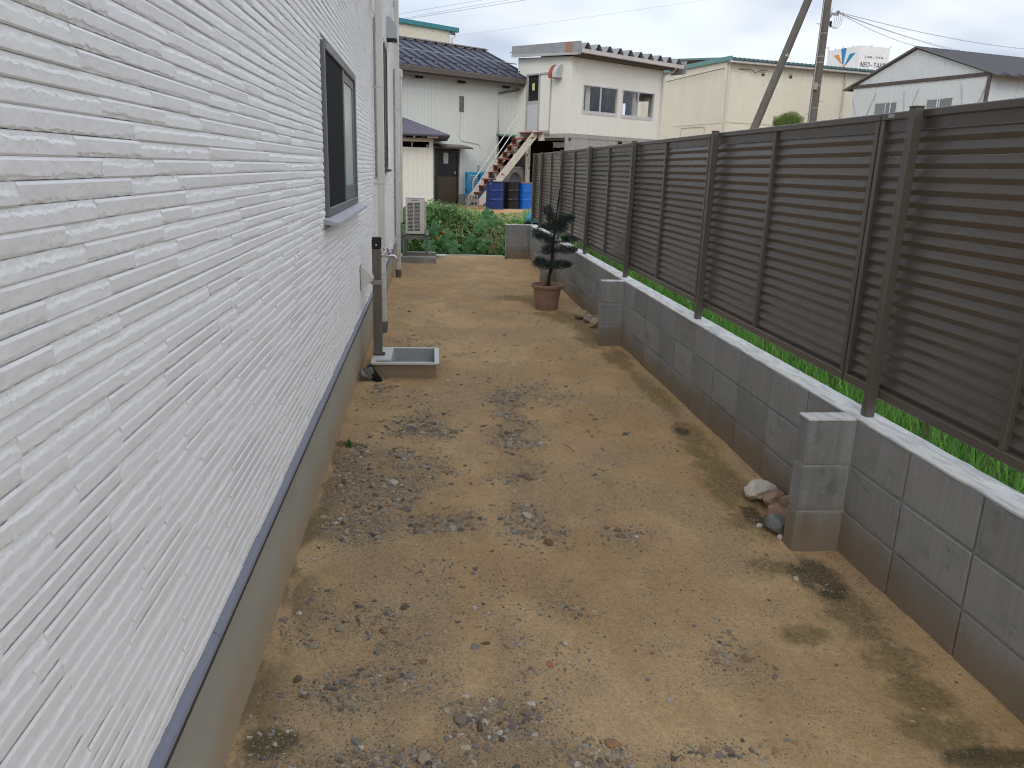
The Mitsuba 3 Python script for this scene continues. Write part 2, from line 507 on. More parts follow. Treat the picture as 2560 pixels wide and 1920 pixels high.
def yard_z(X, Y):
    return 0.235 + (meshkit.fbm(np.stack([X * .8, Y * .8, X * 0], -1), 3, seed=2) - 0.5) * 0.05


put('factory_yard', grid_mesh(np.linspace(-40, 90, 120), np.concatenate([np.linspace(16.2, 30, 40), np.linspace(31, 140, 30)]), yard_z), 'yard_dirt', smooth=True, kind='structure')

# ------------------------------------------------------------------ the white house
X0 = -0.511
house = thing('house', 'white house wall of thin stacked-stone siding along the left of the dirt passage', 'house')
put('wall', box(-8.0, X0, -4.0, 13.05, 0.445, 6.2), 'siding_paint', house)
put('foundation', box(-7.97, -0.523, -3.97, 13.02, -0.3, 0.443), 'foundation_concrete', house)
roof_poly = Polygon([(-8.6, 6.2), (0.05, 6.2), (0.05, 6.32), (-4.2, 8.0), (-8.6, 6.32)])
m = prism(roof_poly, 18.2)
v = m.vertices
put('roof', trimesh.Trimesh(np.stack([v[:, 0], v[:, 2] - 4.6, v[:, 1]], 1), m.faces, process=False), 'slate_steel', house)
drip = Polygon([(X0 - 0.01, 0.453), (X0 + 0.002, 0.453), (-0.4915, 0.436), (-0.4890, 0.428), (-0.4895, 0.425), (-0.4925, 0.425), (-0.4945, 0.432), (X0 - 0.01, 0.444)])
for y0, y1 in ((-4.0, 1.648), (1.651, 3.330), (3.333, 6.9), (6.903, 10.0), (10.003, 13.07)):
    m = prism(drip, y1 - y0)
    v = m.vertices
    put('drip_flashing', trimesh.Trimesh(np.stack([v[:, 0], v[:, 2] + y0, v[:, 1]], 1), m.faces, process=False), 'satin', house, color=(0.215, 0.225, 0.29))

put('dark_strip', box(-.4930, -.4898, -4.0, 13.06, .411, .4245), 'matte', house, color=(.060, .052, .048))  # near-black strip along the lower edge of the flashing
WINS = [(3.885, 5.470, 1.222, 2.075), (7.40, 7.86, 1.42, 2.78), (8.86, 9.40, 1.44, 2.78), (11.15, 11.62, 0.56, 2.78)]
PITCH_Z, Z_BOT = 0.0302, 0.454


def strip_mesh(y0, y1, z0, kind, ny, r, seed):
    h = PITCH_Z
    ys = np.linspace(y0, y1, ny + 1)
    nz = meshkit.fbm(np.stack([ys * 22, ys * 0 + seed * 0.37, ys * 0], -1), 4, seed=seed % 97)
    nz2 = meshkit.fbm(np.stack([ys * 70, ys * 0 + seed * 0.71, ys * 0 + 3], -1), 2, seed=seed % 89)
    tilt = r.uniform(-0.0012, 0.0012)
    jit = lambda a: (r.random(ny + 1) - 0.5) * a
    nz3 = meshkit.fbm(np.stack([ys * 190, ys * 0 + seed * 0.53, ys * 0 + 7], -1), 2, seed=seed % 83)
    chip = 0.42 * nz + 0.28 * nz2 + 0.30 * nz3
    if kind == 0:      # chipped along its top, straight lower edge
        zc = np.clip(0.22 + 0.72 * chip + r.uniform(-0.07, 0.07), 0.22, 0.86)
        rows = [(0.000 + 0 * ys, 0.0070 + 0 * ys), (0.095 + 0 * ys, 0.0100 + jit(0.0003)), (zc, 0.0098 + tilt * .6 + jit(0.0004)), (zc + (0.97 - zc) * 0.45, 0.0064 + jit(0.0016)),
                (0.985 + 0 * ys, 0.0050 + jit(0.0008)), (1.0 + 0 * ys, 0.0048 + 0 * ys)]
    else:              # straight ledge on top, chipped along its bottom
        zc = np.clip(0.56 - 0.66 * chip + r.uniform(-0.06, 0.06), 0.10, 0.50)
        zb = 0.01 + 0.06 * nz2
        rows = [(zb, 0.004 + 0 * ys), (zb, 0.0058 + jit(0.0010)), (zb + (zc - zb) * 0.55, 0.0076 + jit(0.0012)), (zc, 0.0092 + tilt * .6 + jit(0.0004)), (0.83 + 0 * ys, 0.0100 + jit(0.0003)), (0.985 + 0 * ys, 0.0064 + 0 * ys)]
    Zr = np.array([a for a, _ in rows]) * h + z0
    Dr = np.array([b for _, b in rows]) * 0.90
    Zr = np.concatenate([Zr[:, :1], Zr, Zr[:, -1:]], 1)
    Dr = np.concatenate([Dr[:, :1] * 0, Dr, Dr[:, -1:] * 0], 1)
    ys = np.concatenate([ys[:1], ys, ys[-1:]])
    V = np.stack([X0 + Dr, np.broadcast_to(ys, Dr.shape), Zr], -1).reshape(-1, 3)
    n = len(ys)
    i, j = np.meshgrid(np.arange(5), np.arange(n - 1), indexing='ij')
    q = np.stack([i * n + j, i * n + j + 1, (i + 1) * n + j + 1, (i + 1) * n + j], -1).reshape(-1, 4)
    return V, np.vstack([q[:, [0, 1, 2]], q[:, [0, 2, 3]]])


near_strips, far_v, far_f, off = [], [], [], 0
srng = np.random.default_rng(3)
row = 0
while Z_BOT + row * PITCH_Z < 5.3:
    z0 = Z_BOT + row * PITCH_Z
    y = 0.25 + srng.uniform(-0.3, 0)
    ystart = max(0.25, (z0 - 2.15) / 0.26)     # higher courses start further along, well above what can be seen from the lane
    kind = int(srng.integers(2))
    while y < 13.05:
        L = srng.uniform(0.18, 0.46)
        a, b = max(y, ystart), min(y + L, 13.05)
        kind = 1 - kind if srng.random() < 0.72 else kind
        y += L
        if b - a < 0.02:
            continue
        segs = [(a, b)]
        for jn in (2.98, 6.02, 9.05):
            segs = [q for s0, s1 in segs for q in ([(s0, jn - .002), (jn + .002, s1)] if s0 < jn < s1 else [(s0, s1)])]
        for w0, w1, wz0, wz1 in WINS:
            if z0 + PITCH_Z > wz0 and z0 < wz1:
                nsegs = []
                for s0, s1 in segs:
                    if s1 <= w0 - .012 or s0 >= w1 + .012:
                        nsegs.append((s0, s1))
                    else:
                        if s0 < w0 - .014:
                            nsegs.append((s0, w0 - .012))
                        if s1 > w1 + .014:
                            nsegs.append((w1 + .012, s1))
                segs = nsegs
        for s0, s1 in segs:
            if s1 - s0 < 0.015:
                continue
            d = (s0 + s1) / 2
            step = 0.0055 if d < 2.6 else 0.014 if d < 5 else 0.035
            ny = max(2, int((s1 - s0) / step))
            V, Fc = strip_mesh(s0, s1, z0, kind, ny, srng, int(srng.integers(100000)))
            if d < 2.9 and z0 < 2.35:
                near_strips.append(((s1 - s0) / d ** 2 * (0.2 if d < 0.85 else 1), V, Fc))
            else:
                far_v.append(V)
                far_f.append(Fc + off)
                off += len(V)
    row += 1
near_strips.sort(key=lambda t: -t[0])
for i, (_, V, Fc) in enumerate(near_strips):
    if i < 300:
        put('siding_strip', (V, Fc), 'siding_paint', house, smooth=False)
    else:
        far_v.append(V)
        far_f.append(Fc + off)
        off += len(V)
put('siding_courses', (np.vstack(far_v), np.vstack(far_f)), 'siding_paint', house, kind='stuff')

BRONZE = (0.085, 0.083, 0.085)
WGREY = (0.175, 0.175, 0.18)
# window 1: sliding window with the insect screen on its near half
w = new_key('window', house)
labels[w] = {'label': 'dark-framed sliding window with black insect screen on one half'}
fx0, fx1 = X0 - 0.004, X0 + 0.024
y0, y1, z0, z1 = 3.897, 5.455, 1.262, 2.058
put('frame', [box(fx0, fx1, y0, y0 + 0.035, z0, z1, .003), box(fx0, fx1, y1 - 0.05, y1, z0, z1, .003), box(fx0, fx1 + 0.004, y0 + 0.036, y1 - 0.051, z1 - 0.036, z1, .003), box(fx0, fx1, y0 + 0.036, y1 - 0.051, z0, z0 + 0.04, .003),
              box(fx0, fx1 - 0.002, 4.70, 4.745, z0 + 0.041, z1 - 0.037, .003), box(fx0, fx0 + 0.016, 4.79, 5.40, z1 - 0.088, z1 - 0.037, .002), box(fx0, fx0 + 0.016, 4.75, 5.40, z0 + 0.041, z0 + 0.125, .002),
              box(fx0, fx0 + 0.016, 5.33, 5.402, z0 + 0.126, z1 - 0.089, .002), box(fx0, fx0 + 0.016, 4.746, 4.79, z0 + 0.126, z1 - 0.037, .002)], 'satin', w, color=WGREY)
put('insect_screen', box(fx0 + 0.016, fx0 + 0.020, y0 + 0.037, 4.699, z0 + 0.042, z1 - 0.038), 'matte', w, color=(0.016, 0.017, 0.019))
put('pane', box(fx0 + 0.006, fx0 + 0.010, 4.791, 5.329, z0 + 0.127, z1 - 0.090), 'glossy', w, color=(0.42, 0.47, 0.435))
sp = Polygon([(X0 - 0.01, 1.258), (X0 + 0.012, 1.258), (X0 + 0.075, 1.240), (X0 + 0.077, 1.226), (X0 + 0.068, 1.226), (X0 - 0.01, 1.236)])
m = prism(sp, 1.76)
v = m.vertices
put('sill', trimesh.Trimesh(np.stack([v[:, 0], v[:, 2] + 3.80, v[:, 1]], 1), m.faces, process=False), 'satin', w, color=(0.42, 0.43, 0.47))
# tall slit windows further along; first and last added, standing for shade beside downpipes
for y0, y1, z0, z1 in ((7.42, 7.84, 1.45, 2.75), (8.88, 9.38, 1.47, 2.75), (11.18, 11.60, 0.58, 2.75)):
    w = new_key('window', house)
    put('frame', [box(fx0, fx1, y0, y0 + .03, z0, z1), box(fx0, fx1, y1 - .03, y1, z0, z1), box(fx0, fx1, y0 + .031, y1 - .031, z0, z0 + .04), box(fx0, fx1, y0 + .031, y1 - .031, z1 - .04, z1), box(X0, X0 + .06, y0 - .03, y1 + .03, z0 - .03, z0 - .003)], 'satin', w, color=BRONZE if 8 < y0 < 9 else (.34, .335, .315))  # lighter frames carry the tone of the shade lines at the pipes
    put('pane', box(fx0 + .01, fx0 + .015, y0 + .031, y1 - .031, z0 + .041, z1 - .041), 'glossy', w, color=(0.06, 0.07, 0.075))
CREAM = (0.73, 0.71, 0.66)
# downpipes
for px, py, ring in ((-0.437, 7.19, (2.154, 1.349, 0.552, 0.321)), (-0.443, 10.96, (3.031, 2.223, 1.401, 0.567, 0.30))):
    dp = new_key('downpipe', house)
    hw = 0.030
    put('pipe', [box(px - hw, px + hw, py - hw, py + hw, 0.10, 6.15, .007)], 'satin', dp, color=CREAM)
    for zz in ring:
        put('bracket', [box(px - hw - .003, px + hw + .003, py - hw - .003, py + hw + .003, zz - .009, zz + .009, .002), box(X0, px - hw, py - .008, py + .008, zz - .007, zz + .007)], 'satin', dp, color=(0.60, 0.59, 0.56))
    put('boot', lathe([(0, .11), (.040, .11), (.043, .102), (.043, .045), (.038, .04), (.034, -.02)], (px, py, 0), 20), 'matte', dp, color=(0.17, 0.165, 0.165), smooth=40)
# exhaust hood, round vent, outlet cover, pipe cover of the air conditioner
hd = new_key('vent_hood', house)
hp = Polygon([(X0, 3.13), (X0 + .05, 3.12), (X0 + .125, 3.03), (X0 + .125, 2.90), (X0, 2.90)])
m = prism(hp, .26); v = m.vertices
put('hood', trimesh.Trimesh(np.stack([v[:, 0], v[:, 2] + 9.6, v[:, 1]], 1), m.faces, process=False), 'satin', hd, color=(0.52, 0.53, 0.55))
put('grille', box(X0 + .01, X0 + .118, 9.605, 9.855, 2.888, 2.899), 'matte', hd, color=(0.05, 0.05, 0.05))
m = lathe([(0, .0), (.06, .0), (.075, .01), (.075, .03), (.0, .06)], (0, 0, 0), 20)
m.apply_transform(np.array([[0, 0, 1, X0], [0, 1, 0, 11.5], [-1, 0, 0, 3.62], [0, 0, 0, 1.0]]))
put('round_vent', m, 'satin', house, color=(0.62, 0.61, 0.58), smooth=30)
dc = new_key('pipe_cover', house)
put('duct', box(X0, X0 + .068, 12.78, 12.86, 0.62, 2.80, .012), 'satin', dc, color=(0.64, 0.62, 0.565))
put('cap', box(X0, X0 + .080, 12.76, 12.88, 2.79, 2.93, .022), 'satin', dc, color=(0.66, 0.64, 0.59))
op = Polygon([(X0, .805), (X0 + .024, .805), (X0 + .088, .728), (X0 + .086, .710), (X0 + .02, .652), (X0, .652)])
m = prism(op, .11); v = m.vertices
oc = new_key('outlet_cover', house)
put('cover', trimesh.Trimesh(np.stack([v[:, 0] + .012, v[:, 2] + 5.62, v[:, 1]], 1), m.faces, process=False), 'satin', oc, color=(0.70, 0.70, 0.66))
put('gasket', box(X0, X0 + .013, 5.612, 5.738, .64, .812, .003), 'matte', oc, color=(0.14, 0.14, 0.14))

# ------------------------------------------------------------------ water post and sink
wp = thing('water_post', 'brown wood-look tap post with black cap standing at the sink by the house', 'tap post')
px0, px1, py0, py1 = -0.428, -0.363, 5.80, 5.865
put('post', box(px0, px1, py0, py1, .12, .915, .004), 'woodgrain', wp)
put('cap', box(px0 - .001, px1 + .001, py0 - .001, py1 + .001, .916, 1.0, .005), 'satin', wp, color=(0.016, 0.016, 0.017))
put('screw', trimesh.creation.cylinder(.006, .006, sections=12, transform=np.array([[1, 0, 0, (px0 + px1) / 2], [0, 0, 1, py0 - .002], [0, 1, 0, .945], [0, 0, 0, 1.0]])), 'satin', wp, color=(.75, .75, .75))
put('base_plate', box(px0 - .006, px1 + .018, py0 - .006, py1 + .01, .113, .124, .003), 'matte', wp, color=(.06, .055, .05))
put('wall_bracket', [box(px0 - .004, px1 + .004, py0 - .004, py1 + .004, .655, .690, .002), box(X0, px0 - .004, py0 + .01, py0 + .02, .660, .685, .001)], 'satin', wp, color=(.36, .33, .30))
tp = new_key('tap', wp)
tz = .870
body = tube(smooth_path([(px1, 5.832, tz), (px1 + .035, 5.832, tz - .004), (px1 + .055, 5.832, tz - .006), (px1 + .085, 5.832, tz - .001), (px1 + .105, 5.832, tz - .012), (px1 + .117, 5.832, tz - .036), (px1 + .120, 5.832, tz - .046)], 18), np.r_[np.linspace(.011, .009, 4), np.linspace(.013, .013, 5), np.linspace(.009, .0075, 9)], 12)
put('spout', body, 'chrome', tp, smooth=60)
put('flange', trimesh.creation.cylinder(.017, .006, sections=18, transform=np.array([[0, 0, 1, px1 + .004], [0, 1, 0, 5.832], [-1, 0, 0, tz], [0, 0, 0, 1.0]])), 'chrome', tp, smooth=40)
put('bonnet', lathe([(.013, 0), (.013, .02), (.009, .024), (.009, .034), (.0, .036)], (px1 + .052, 5.832, tz), 14), 'chrome', tp, smooth=40)
hdl = [tube([(px1 + .052 - .03 * c, 5.832 - .03 * s_, tz + .043), (px1 + .052 + .03 * c, 5.832 + .03 * s_, tz + .045)], [.005, .005], 8) for c, s_ in ((1, .25), (-.25, 1))]
hdl += [trimesh.creation.icosphere(2, .008).apply_translation((px1 + .052 + q * .03 * c, 5.832 + q * .03 * s_, tz + .044)) for c, s_ in ((1, .25), (-.25, 1)) for q in (-1, 1)]
hdl.append(trimesh.creation.icosphere(2, .011).apply_translation((px1 + .052, 5.832, tz + .044)))
put('handle', hdl, 'chrome', tp, smooth=60)

sk = thing('sink', 'low grey resin sink on the dirt in front of the tap post', 'sink')
sx0, sx1, sy0, sy1, sz = -0.434, 0.066, 5.56, 6.085, .115
SG = (0.60, 0.615, 0.615)
outer = sbox(sx0, sy0, sx1, sy1).buffer(-.02).buffer(.02, quad_segs=5)
basin = sbox(-.292, sy0 + .032, sx1 - .032, sy1 - .03).buffer(-.015).buffer(.015, quad_segs=4)
pocket = sbox(sx0 + .03, sy0 + .03, -.292, sy0 + .11)
m = prism(outer.difference(basin).difference(pocket), .014)
m.apply_translation((0, 0, sz - .014))
put('rim', m, 'satin', sk, color=SG)
m = prism(sbox(sx0 + .025, sy0 + .025, sx1 - .025, sy1 - .025).difference(basin.buffer(.001)), sz + .04 - .015)
m.apply_translation((0, 0, -.04))
put('body', m, 'foundation_concrete', sk)
m = prism(basin.buffer(.004).difference(basin.buffer(-.004)), .10)
m.apply_translation((0, 0, .012))
put('basin_wall', m, 'satin', sk, color=(0.38, 0.395, 0.39))
put('basin_floor', box(-.29, sx1 - .034, sy0 + .034, sy1 - .032, .006, .014), 'satin', sk, color=(0.38, 0.395, 0.385))
put('deck', box(sx0 + .026, -.293, sy0 + .026, sy0 + .112, .085, .098, .002), 'satin', sk, color=(0.47, 0.485, 0.485))
put('slot', box(sx0 + .06, sx0 + .115, sy0 + .055, sy0 + .072, .0985, .101), 'matte', sk, color=(.03, .03, .03))

bag = thing('plastic_bag', 'crumpled clear plastic wrap with a black flap lying against the sink', 'plastic bag')
m = trimesh.creation.icosphere(3, .06)
vv = m.vertices.copy()
vv *= (1 + 1.5 * (meshkit.fbm(vv * 26 + 3, 3, seed=6) - 0.5))[:, None] * [.72, .8, .9]
vv[:, 2] = np.maximum(vv[:, 2], -.045)
m.vertices = vv + [-.458, 5.50, .045]
put('film', m, 'glossy', bag, color=(0.17, 0.165, 0.155), smooth=20)
put('flap', trimesh.convex.convex_hull(np.array([(-.455, 5.49, .105), (-.43, 5.55, .108), (-.34, 5.49, .0), (-.385, 5.47, -.005), (-.42, 5.53, .0), (-.45, 5.485, .09)])), 'matte', bag, color=(.012, .012, .014))

# ------------------------------------------------------------------ air conditioner
ac = thing('air_conditioner', 'beige outdoor air conditioner unit with slatted side on a grey stand', 'air conditioner')
AX0, AX1, AY0, AY1, AZ0, AZ1 = -0.398, -0.10, 12.80, 13.58, .452, 1.0
ACC = (0.80, 0.78, 0.72)
cols = [(AX0 + .028, AX0 + .121), (AX0 + .136, AX0 + .226)]
nsl = 21
slz = np.linspace(AZ0 + .045, AZ1 - .075, nsl)
face = sbox(AX0, AZ0, AX1, AZ1)
holes = unary_union([sbox(a, z, b, z + .0135) for a, b in cols for z in slz])
m = prism(face.difference(holes), .012); v = m.vertices
put('slatted_panel', trimesh.Trimesh(np.stack([v[:, 0], AY0 + v[:, 2], v[:, 1]], 1), m.faces[:, ::-1], process=False), 'satin', ac, color=ACC)
put('cabinet', [box(AX0, AX0 + .004, AY0 + .013, AY1, AZ0, AZ1), box(AX1 - .006, AX1, AY0 + .013, AY1, AZ0, AZ1), box(AX0, AX1, AY1, AY1 + .006, AZ0, AZ1)], 'satin', ac, color=ACC)
put('top_cover', box(AX0 - .004, AX1 + .004, AY0 - .004, AY1 + .01, AZ1 + .001, AZ1 + .022, .006), 'satin', ac, color=(0.66, 0.64, 0.59))
put('interior', box(AX0 + .01, AX1 - .02, AY0 + .05, AY1 - .02, AZ0 + .01, AZ1 - .01), 'matte', ac, color=(.02, .02, .02))
put('fan_grille', box(AX1 + .001, AX1 + .026, AY0 + .06, AY1 - .16, AZ0 + .05, AZ1 - .03, .012), 'satin', ac, color=(0.56, 0.56, 0.52))
put('handle', box(AX0 + .10, AX0 + .20, AY0 - .004, AY0, AZ1 - .03, AZ1 - .012, .001), 'satin', ac, color=(0.40, 0.385, 0.35))
put('hose', tube(smooth_path([(AX0, 13.1, .86), (AX0 - .045, 13.0, .83), (AX0 - .07, 12.92, .74), (AX0 - .065, 12.9, .4), (AX0 - .035, 12.84, .12)], 24), .014, 10), 'satin', ac, color=(.42, .42, .41), smooth=True)
st = thing('unit_stand', 'grey galvanised steel angle stand under the air conditioner', 'stand')
GALV = (0.22, 0.235, 0.245)
def angle_leg(x, y, sx):
    return [box(x, x + .045 * sx, y, y + .004, .10, .43), box(x, x + .004 * sx, y + .005, y + .045, .10, .43)]
for x, y, sx in ((-0.428, 12.74, 1), (-0.040, 12.74, -1), (-0.428, 13.42, 1), (-0.040, 13.42, -1)):
    lg = put('leg', angle_leg(x, y, sx), 'satin', st, color=GALV)
    if y < 13:
        for k in range(9):
            put('hole', box(x + .018 * sx, x + .027 * sx, y - .003, y - .0005, .135 + k * .032, .151 + k * .032), 'matte', lg, color=(.03, .03, .03))
put('cross_bar', box(-.43, -.038, 12.735, 12.739, .375, .425), 'satin', st, color=GALV)
put('cross_bar', box(-.43, -.038, 13.466, 13.47, .375, .425), 'satin', st, color=GALV)
put('rail', [box(-.44, -.395, 12.66, 13.55, .431, .449, .002)], 'satin', st, color=(.14, .15, .155))
put('rail', [box(-.085, -.03, 12.66, 13.55, .431, .449, .002)], 'satin', st, color=(.14, .15, .155))
for i, y in enumerate((12.62, 13.33)):
    put('base_block', box(-.47, .092, y, y + .16, -.05, .10, .006), 'grey_concrete', label=('concrete base block under the front legs of the stand', 'concrete base block under the rear legs of the stand')[i], cat='concrete block')
put('drain_cap', [lathe([(0, .058), (.070, .058), (.082, .050), (.084, .040), (.080, .036)], (.180, 13.43, 0), 36), lathe([(.078, .037), (.078, -.02)], (.180, 13.43, 0), 36)], 'satin', color=(0.66, 0.68, 0.70), smooth=40, label='round white drain cap in the dirt next to the base block', cat='drain cap')

# ------------------------------------------------------------------ block wall with piers
bw = thing('block_wall', 'low grey concrete block wall with short piers along the right side of the dirt', 'wall')
BX0, BX1 = 1.718, 1.838
for y0, y1, x0, x1 in ((0.30, 13.675, BX0 + .009, BX1 - .009), (13.566, 13.674, 1.306, BX0 + .01), (2.816, 2.894, 1.519, BX0 + .01), (6.716, 6.794, 1.519, BX0 + .01), (10.616, 10.694, 1.519, BX0 + .01)):
    put('mortar_core', box(x0, x1, y0, y1, -.3, .572), 'grey_concrete', bw)
brng = np.random.default_rng(8)
def block(x0, x1, y0, y1, z0, z1):
    e = brng.uniform(-.0012, .0012)
    return box(x0 + e, x1, y0, y1, z0, z1, .005)
for c, (z0, z1) in enumerate(((-.205, .177), (.186, .377), (.386, .576))):
    y = 2.847 - .39 * 7
    while y < 13.6:
        a, b = max(y, .3) + .003, min(y + .39, 13.68) - .003
        if b - a > .03:
            put('block', block(BX0, BX1, a, b, z0, z1), 'block_concrete', bw)
        y += .39
    for y in (2.81, 6.71, 10.61):
        put('block', block(1.513, BX0 - .002, y, y + .09, z0, z1), 'block_concrete', bw)
    for a, b in ((1.300, 1.697),):
        put('block', block(a, BX0 - .002, 13.56, 13.68, z0, z1), 'block_concrete', bw)
crng = np.random.default_rng(4)
def cap_strip(x0, x1, y0, y1, n, axis):
    """cement skim on top with a slightly uneven rim"""
    a = np.linspace(0, 1, n)
    if axis == 1:
        ys = y0 + (y1 - y0) * a
        j0, j1 = crng.normal(0, .0018, n), crng.normal(0, .0018, n)
        poly = Polygon(list(zip(x0 + j0, ys)) + list(zip((x1 + j1)[::-1], ys[::-1])))
    else:
        xs = x0 + (x1 - x0) * a
        poly = Polygon(list(zip(xs, y0 + crng.normal(0, .0012, n))) + list(zip(xs[::-1], y1 + crng.normal(0, .0012, n))))
    m = prism(poly, .0075)
    m.apply_translation((0, 0, .5762))
    return m
put('cement_top', [cap_strip(BX0 - .001, BX1 + .002, .3, 13.68, 260, 1)], 'cement_cap', bw)
for y in (2.81, 6.71, 10.61):
    put('cement_top', cap_strip(1.512, BX0 - .004, y - .001, y + .091, 14, 0), 'cement_cap', bw)
put('cement_top', cap_strip(1.299, BX0 - .004, 13.559, 13.681, 20, 0), 'cement_cap', bw)

# ------------------------------------------------------------------ louvre fence
fn = thing('louvre_fence', 'dark brown louvred aluminium fence standing on the block wall', 'fence')
for y in (0.80, 2.852, 4.955, 6.975, 8.93, 10.88, 12.89, 13.81):
    pk = put('post', box(1.762, 1.799, y - .02, y + .02, .575, 1.776, .0025), 'bronze_aluminium', fn)
    put('post_cap', box(1.760, 1.801, y - .0215, y + .0215, 1.7762, 1.782, .002), 'bronze_aluminium', pk)
    put('post_bracket', [box(1.760, 1.7618, y - .004, y + .018, .584, .64)], 'bronze_aluminium', pk)
sl = Polygon([(1.8335, .0006), (1.8340, .0480), (1.8262, .0477), (1.8166, .0205), (1.8168, .0188), (1.8262, .0003)])
def slat(y0, y1, z):
    m = prism(sl, y1 - y0); v = m.vertices
    return trimesh.Trimesh(np.stack([v[:, 0], v[:, 2] + y0, v[:, 1] + z], 1), m.faces, process=False)
joints = [1.15 + 1.97 * k for k in range(7)] + [13.83]
nsl = 0
for a, b in zip(joints[:-1], joints[1:]):
    a, b = a + .006, b - .006
    pn = new_key('panel', fn)
    put('top_rail', box(1.800, 1.837, a, b, 1.744, 1.772, .003), 'bronze_aluminium', pn)
    put('bottom_rail', box(1.800, 1.837, a, b, .664, .700, .003), 'bronze_aluminium', pn)
    mids = [] if b - a < 1.2 else [(a + b) / 2 - .005]
    edges = [a] + mids + [b - .026]
    for s in edges:
        put('stile', box(1.801, 1.836, s, s + .026, .7005, 1.7435, .0025), 'bronze_aluminium', pn)
    put('drip_rail', [box(1.8165, 1.822, e0 + .027, e1 - .001, 1.702, 1.7435) for e0, e1 in zip(edges[:-1], edges[1:])], 'bronze_aluminium', pn)
    rest = []
    for e0, e1 in zip(edges[:-1], edges[1:]):
        for k in range(21):
            z = .7005 + k * .0477
            if nsl < 300:
                put('slat', slat(e0 + .0265, e1 - .0005, z), 'bronze_aluminium', pn)
                nsl += 1
            else:
                rest.append(slat(e0 + .0265, e1 - .0005, z))
    if rest:
        put('slats', rest, 'bronze_aluminium', pn, kind='stuff')
    if abs(b - 3.114) < .02:
        put('maker_plate', box(1.7985, 1.7998, b - .09, b - .05, 1.752, 1.765), 'satin', pn, color=(.42, .42, .42))

# ------------------------------------------------------------------ stones
def rock(center, size, seed, flat=.6, rough=.45, sub=2, cut=True):
    m = trimesh.creation.icosphere(sub, 1.0)
    v = m.vertices.copy()
    r = np.random.default_rng(seed)
    if cut:
        for _ in range(7):
            n = r.normal(size=3); n /= np.linalg.norm(n)
            dcut = r.uniform(.55, .85)
            h = v @ n
            v -= np.maximum(h - dcut, 0)[:, None] * n
    v *= (1 + rough * (meshkit.fbm(v * 1.6 + seed * 1.3, 3, seed=seed % 50) - .5) + .5 * rough * (meshkit.fbm(v * 5 + seed, 3, seed=seed % 41) - .5))[:, None]
    v *= np.asarray(size) * [1, 1, 1]
    a = r.uniform(0, 6.28)
    R = np.array([[math.cos(a), -math.sin(a), 0], [math.sin(a), math.cos(a), 0], [0, 0, 1]])
    m.vertices = v @ R.T + center
    return m


def stone(x, y, sx, sy, szz, col, label, seed, cat='stone', rough=.4, sub=3, lift=.35, cut=True):
    r = np.random.default_rng(seed)
    m = rock((0, 0, 0), (sx, sy, szz), seed, rough=rough, sub=sub, cut=cut)
    n = meshkit.fbm(m.vertices * 60 + seed, 3, seed=seed % 31)
    c = np.asarray(col) * (0.72 + 0.55 * n)[:, None]
    m.vertices += [x, y, szz * lift + float(lane_z(np.array([[x]]), np.array([[y]]))[0, 0])]
    put('stone', m, 'matte', color=np.clip(c, 0, 1), smooth=True, label=label, cat=cat)


stone(1.605, 3.35, .10, .085, .045, (.60, .56, .49), 'flat white stone at the foot of the block wall before the near pier', 1, lift=.9)
stone(1.645, 3.255, .085, .055, .042, (.42, .28, .20), 'long brown rounded rock lying across the flat white stone', 2, rough=.45, lift=1.0)
stone(1.585, 3.10, .045, .085, .045, (.43, .265, .20), 'reddish brown rounded rock next to the near pier', 3, rough=.42, lift=.9)
stone(1.535, 2.985, .065, .052, .048, (.20, .215, .215), 'round grey rock next to the reddish rock at the near pier', 4, rough=.4, lift=.75)
stone(1.675, 3.20, .045, .04, .045, (.36, .27, .19), 'tan cobble between the brown rock and the block wall', 5, rough=.25, lift=.8, cut=False)
stone(1.645, 3.085, .045, .05, .04, (.42, .34, .25), 'pale tan cobble behind the round grey rock', 6, rough=.25, lift=.8, cut=False)
stone(1.515, 2.925, .018, .016, .014, (.55, .50, .42), 'small pale pebble at the front corner of the near pier', 7)
stone(1.475, 3.05, .02, .013, .008, (.55, .54, .52), 'thin white chip left of the round grey rock', 8)
stone(1.60, 7.95, .085, .07, .055, (.36, .30, .19), 'mossy tan rock by the wall behind the far pier', 9, rough=.75, lift=.8)
stone(1.645, 7.78, .075, .06, .045, (.34, .29, .24), 'grey tan rock in the middle of the three behind the far pier', 10, rough=.8, lift=.8)
stone(1.66, 7.55, .07, .09, .055, (.42, .33, .22), 'tan rock closest to the far pier', 11, rough=.7, lift=.8)
stone(1.685, 7.72, .05, .05, .05, (.25, .20, .20), 'dark purplish rock against the wall behind the far pier', 12, rough=.4, lift=.9)
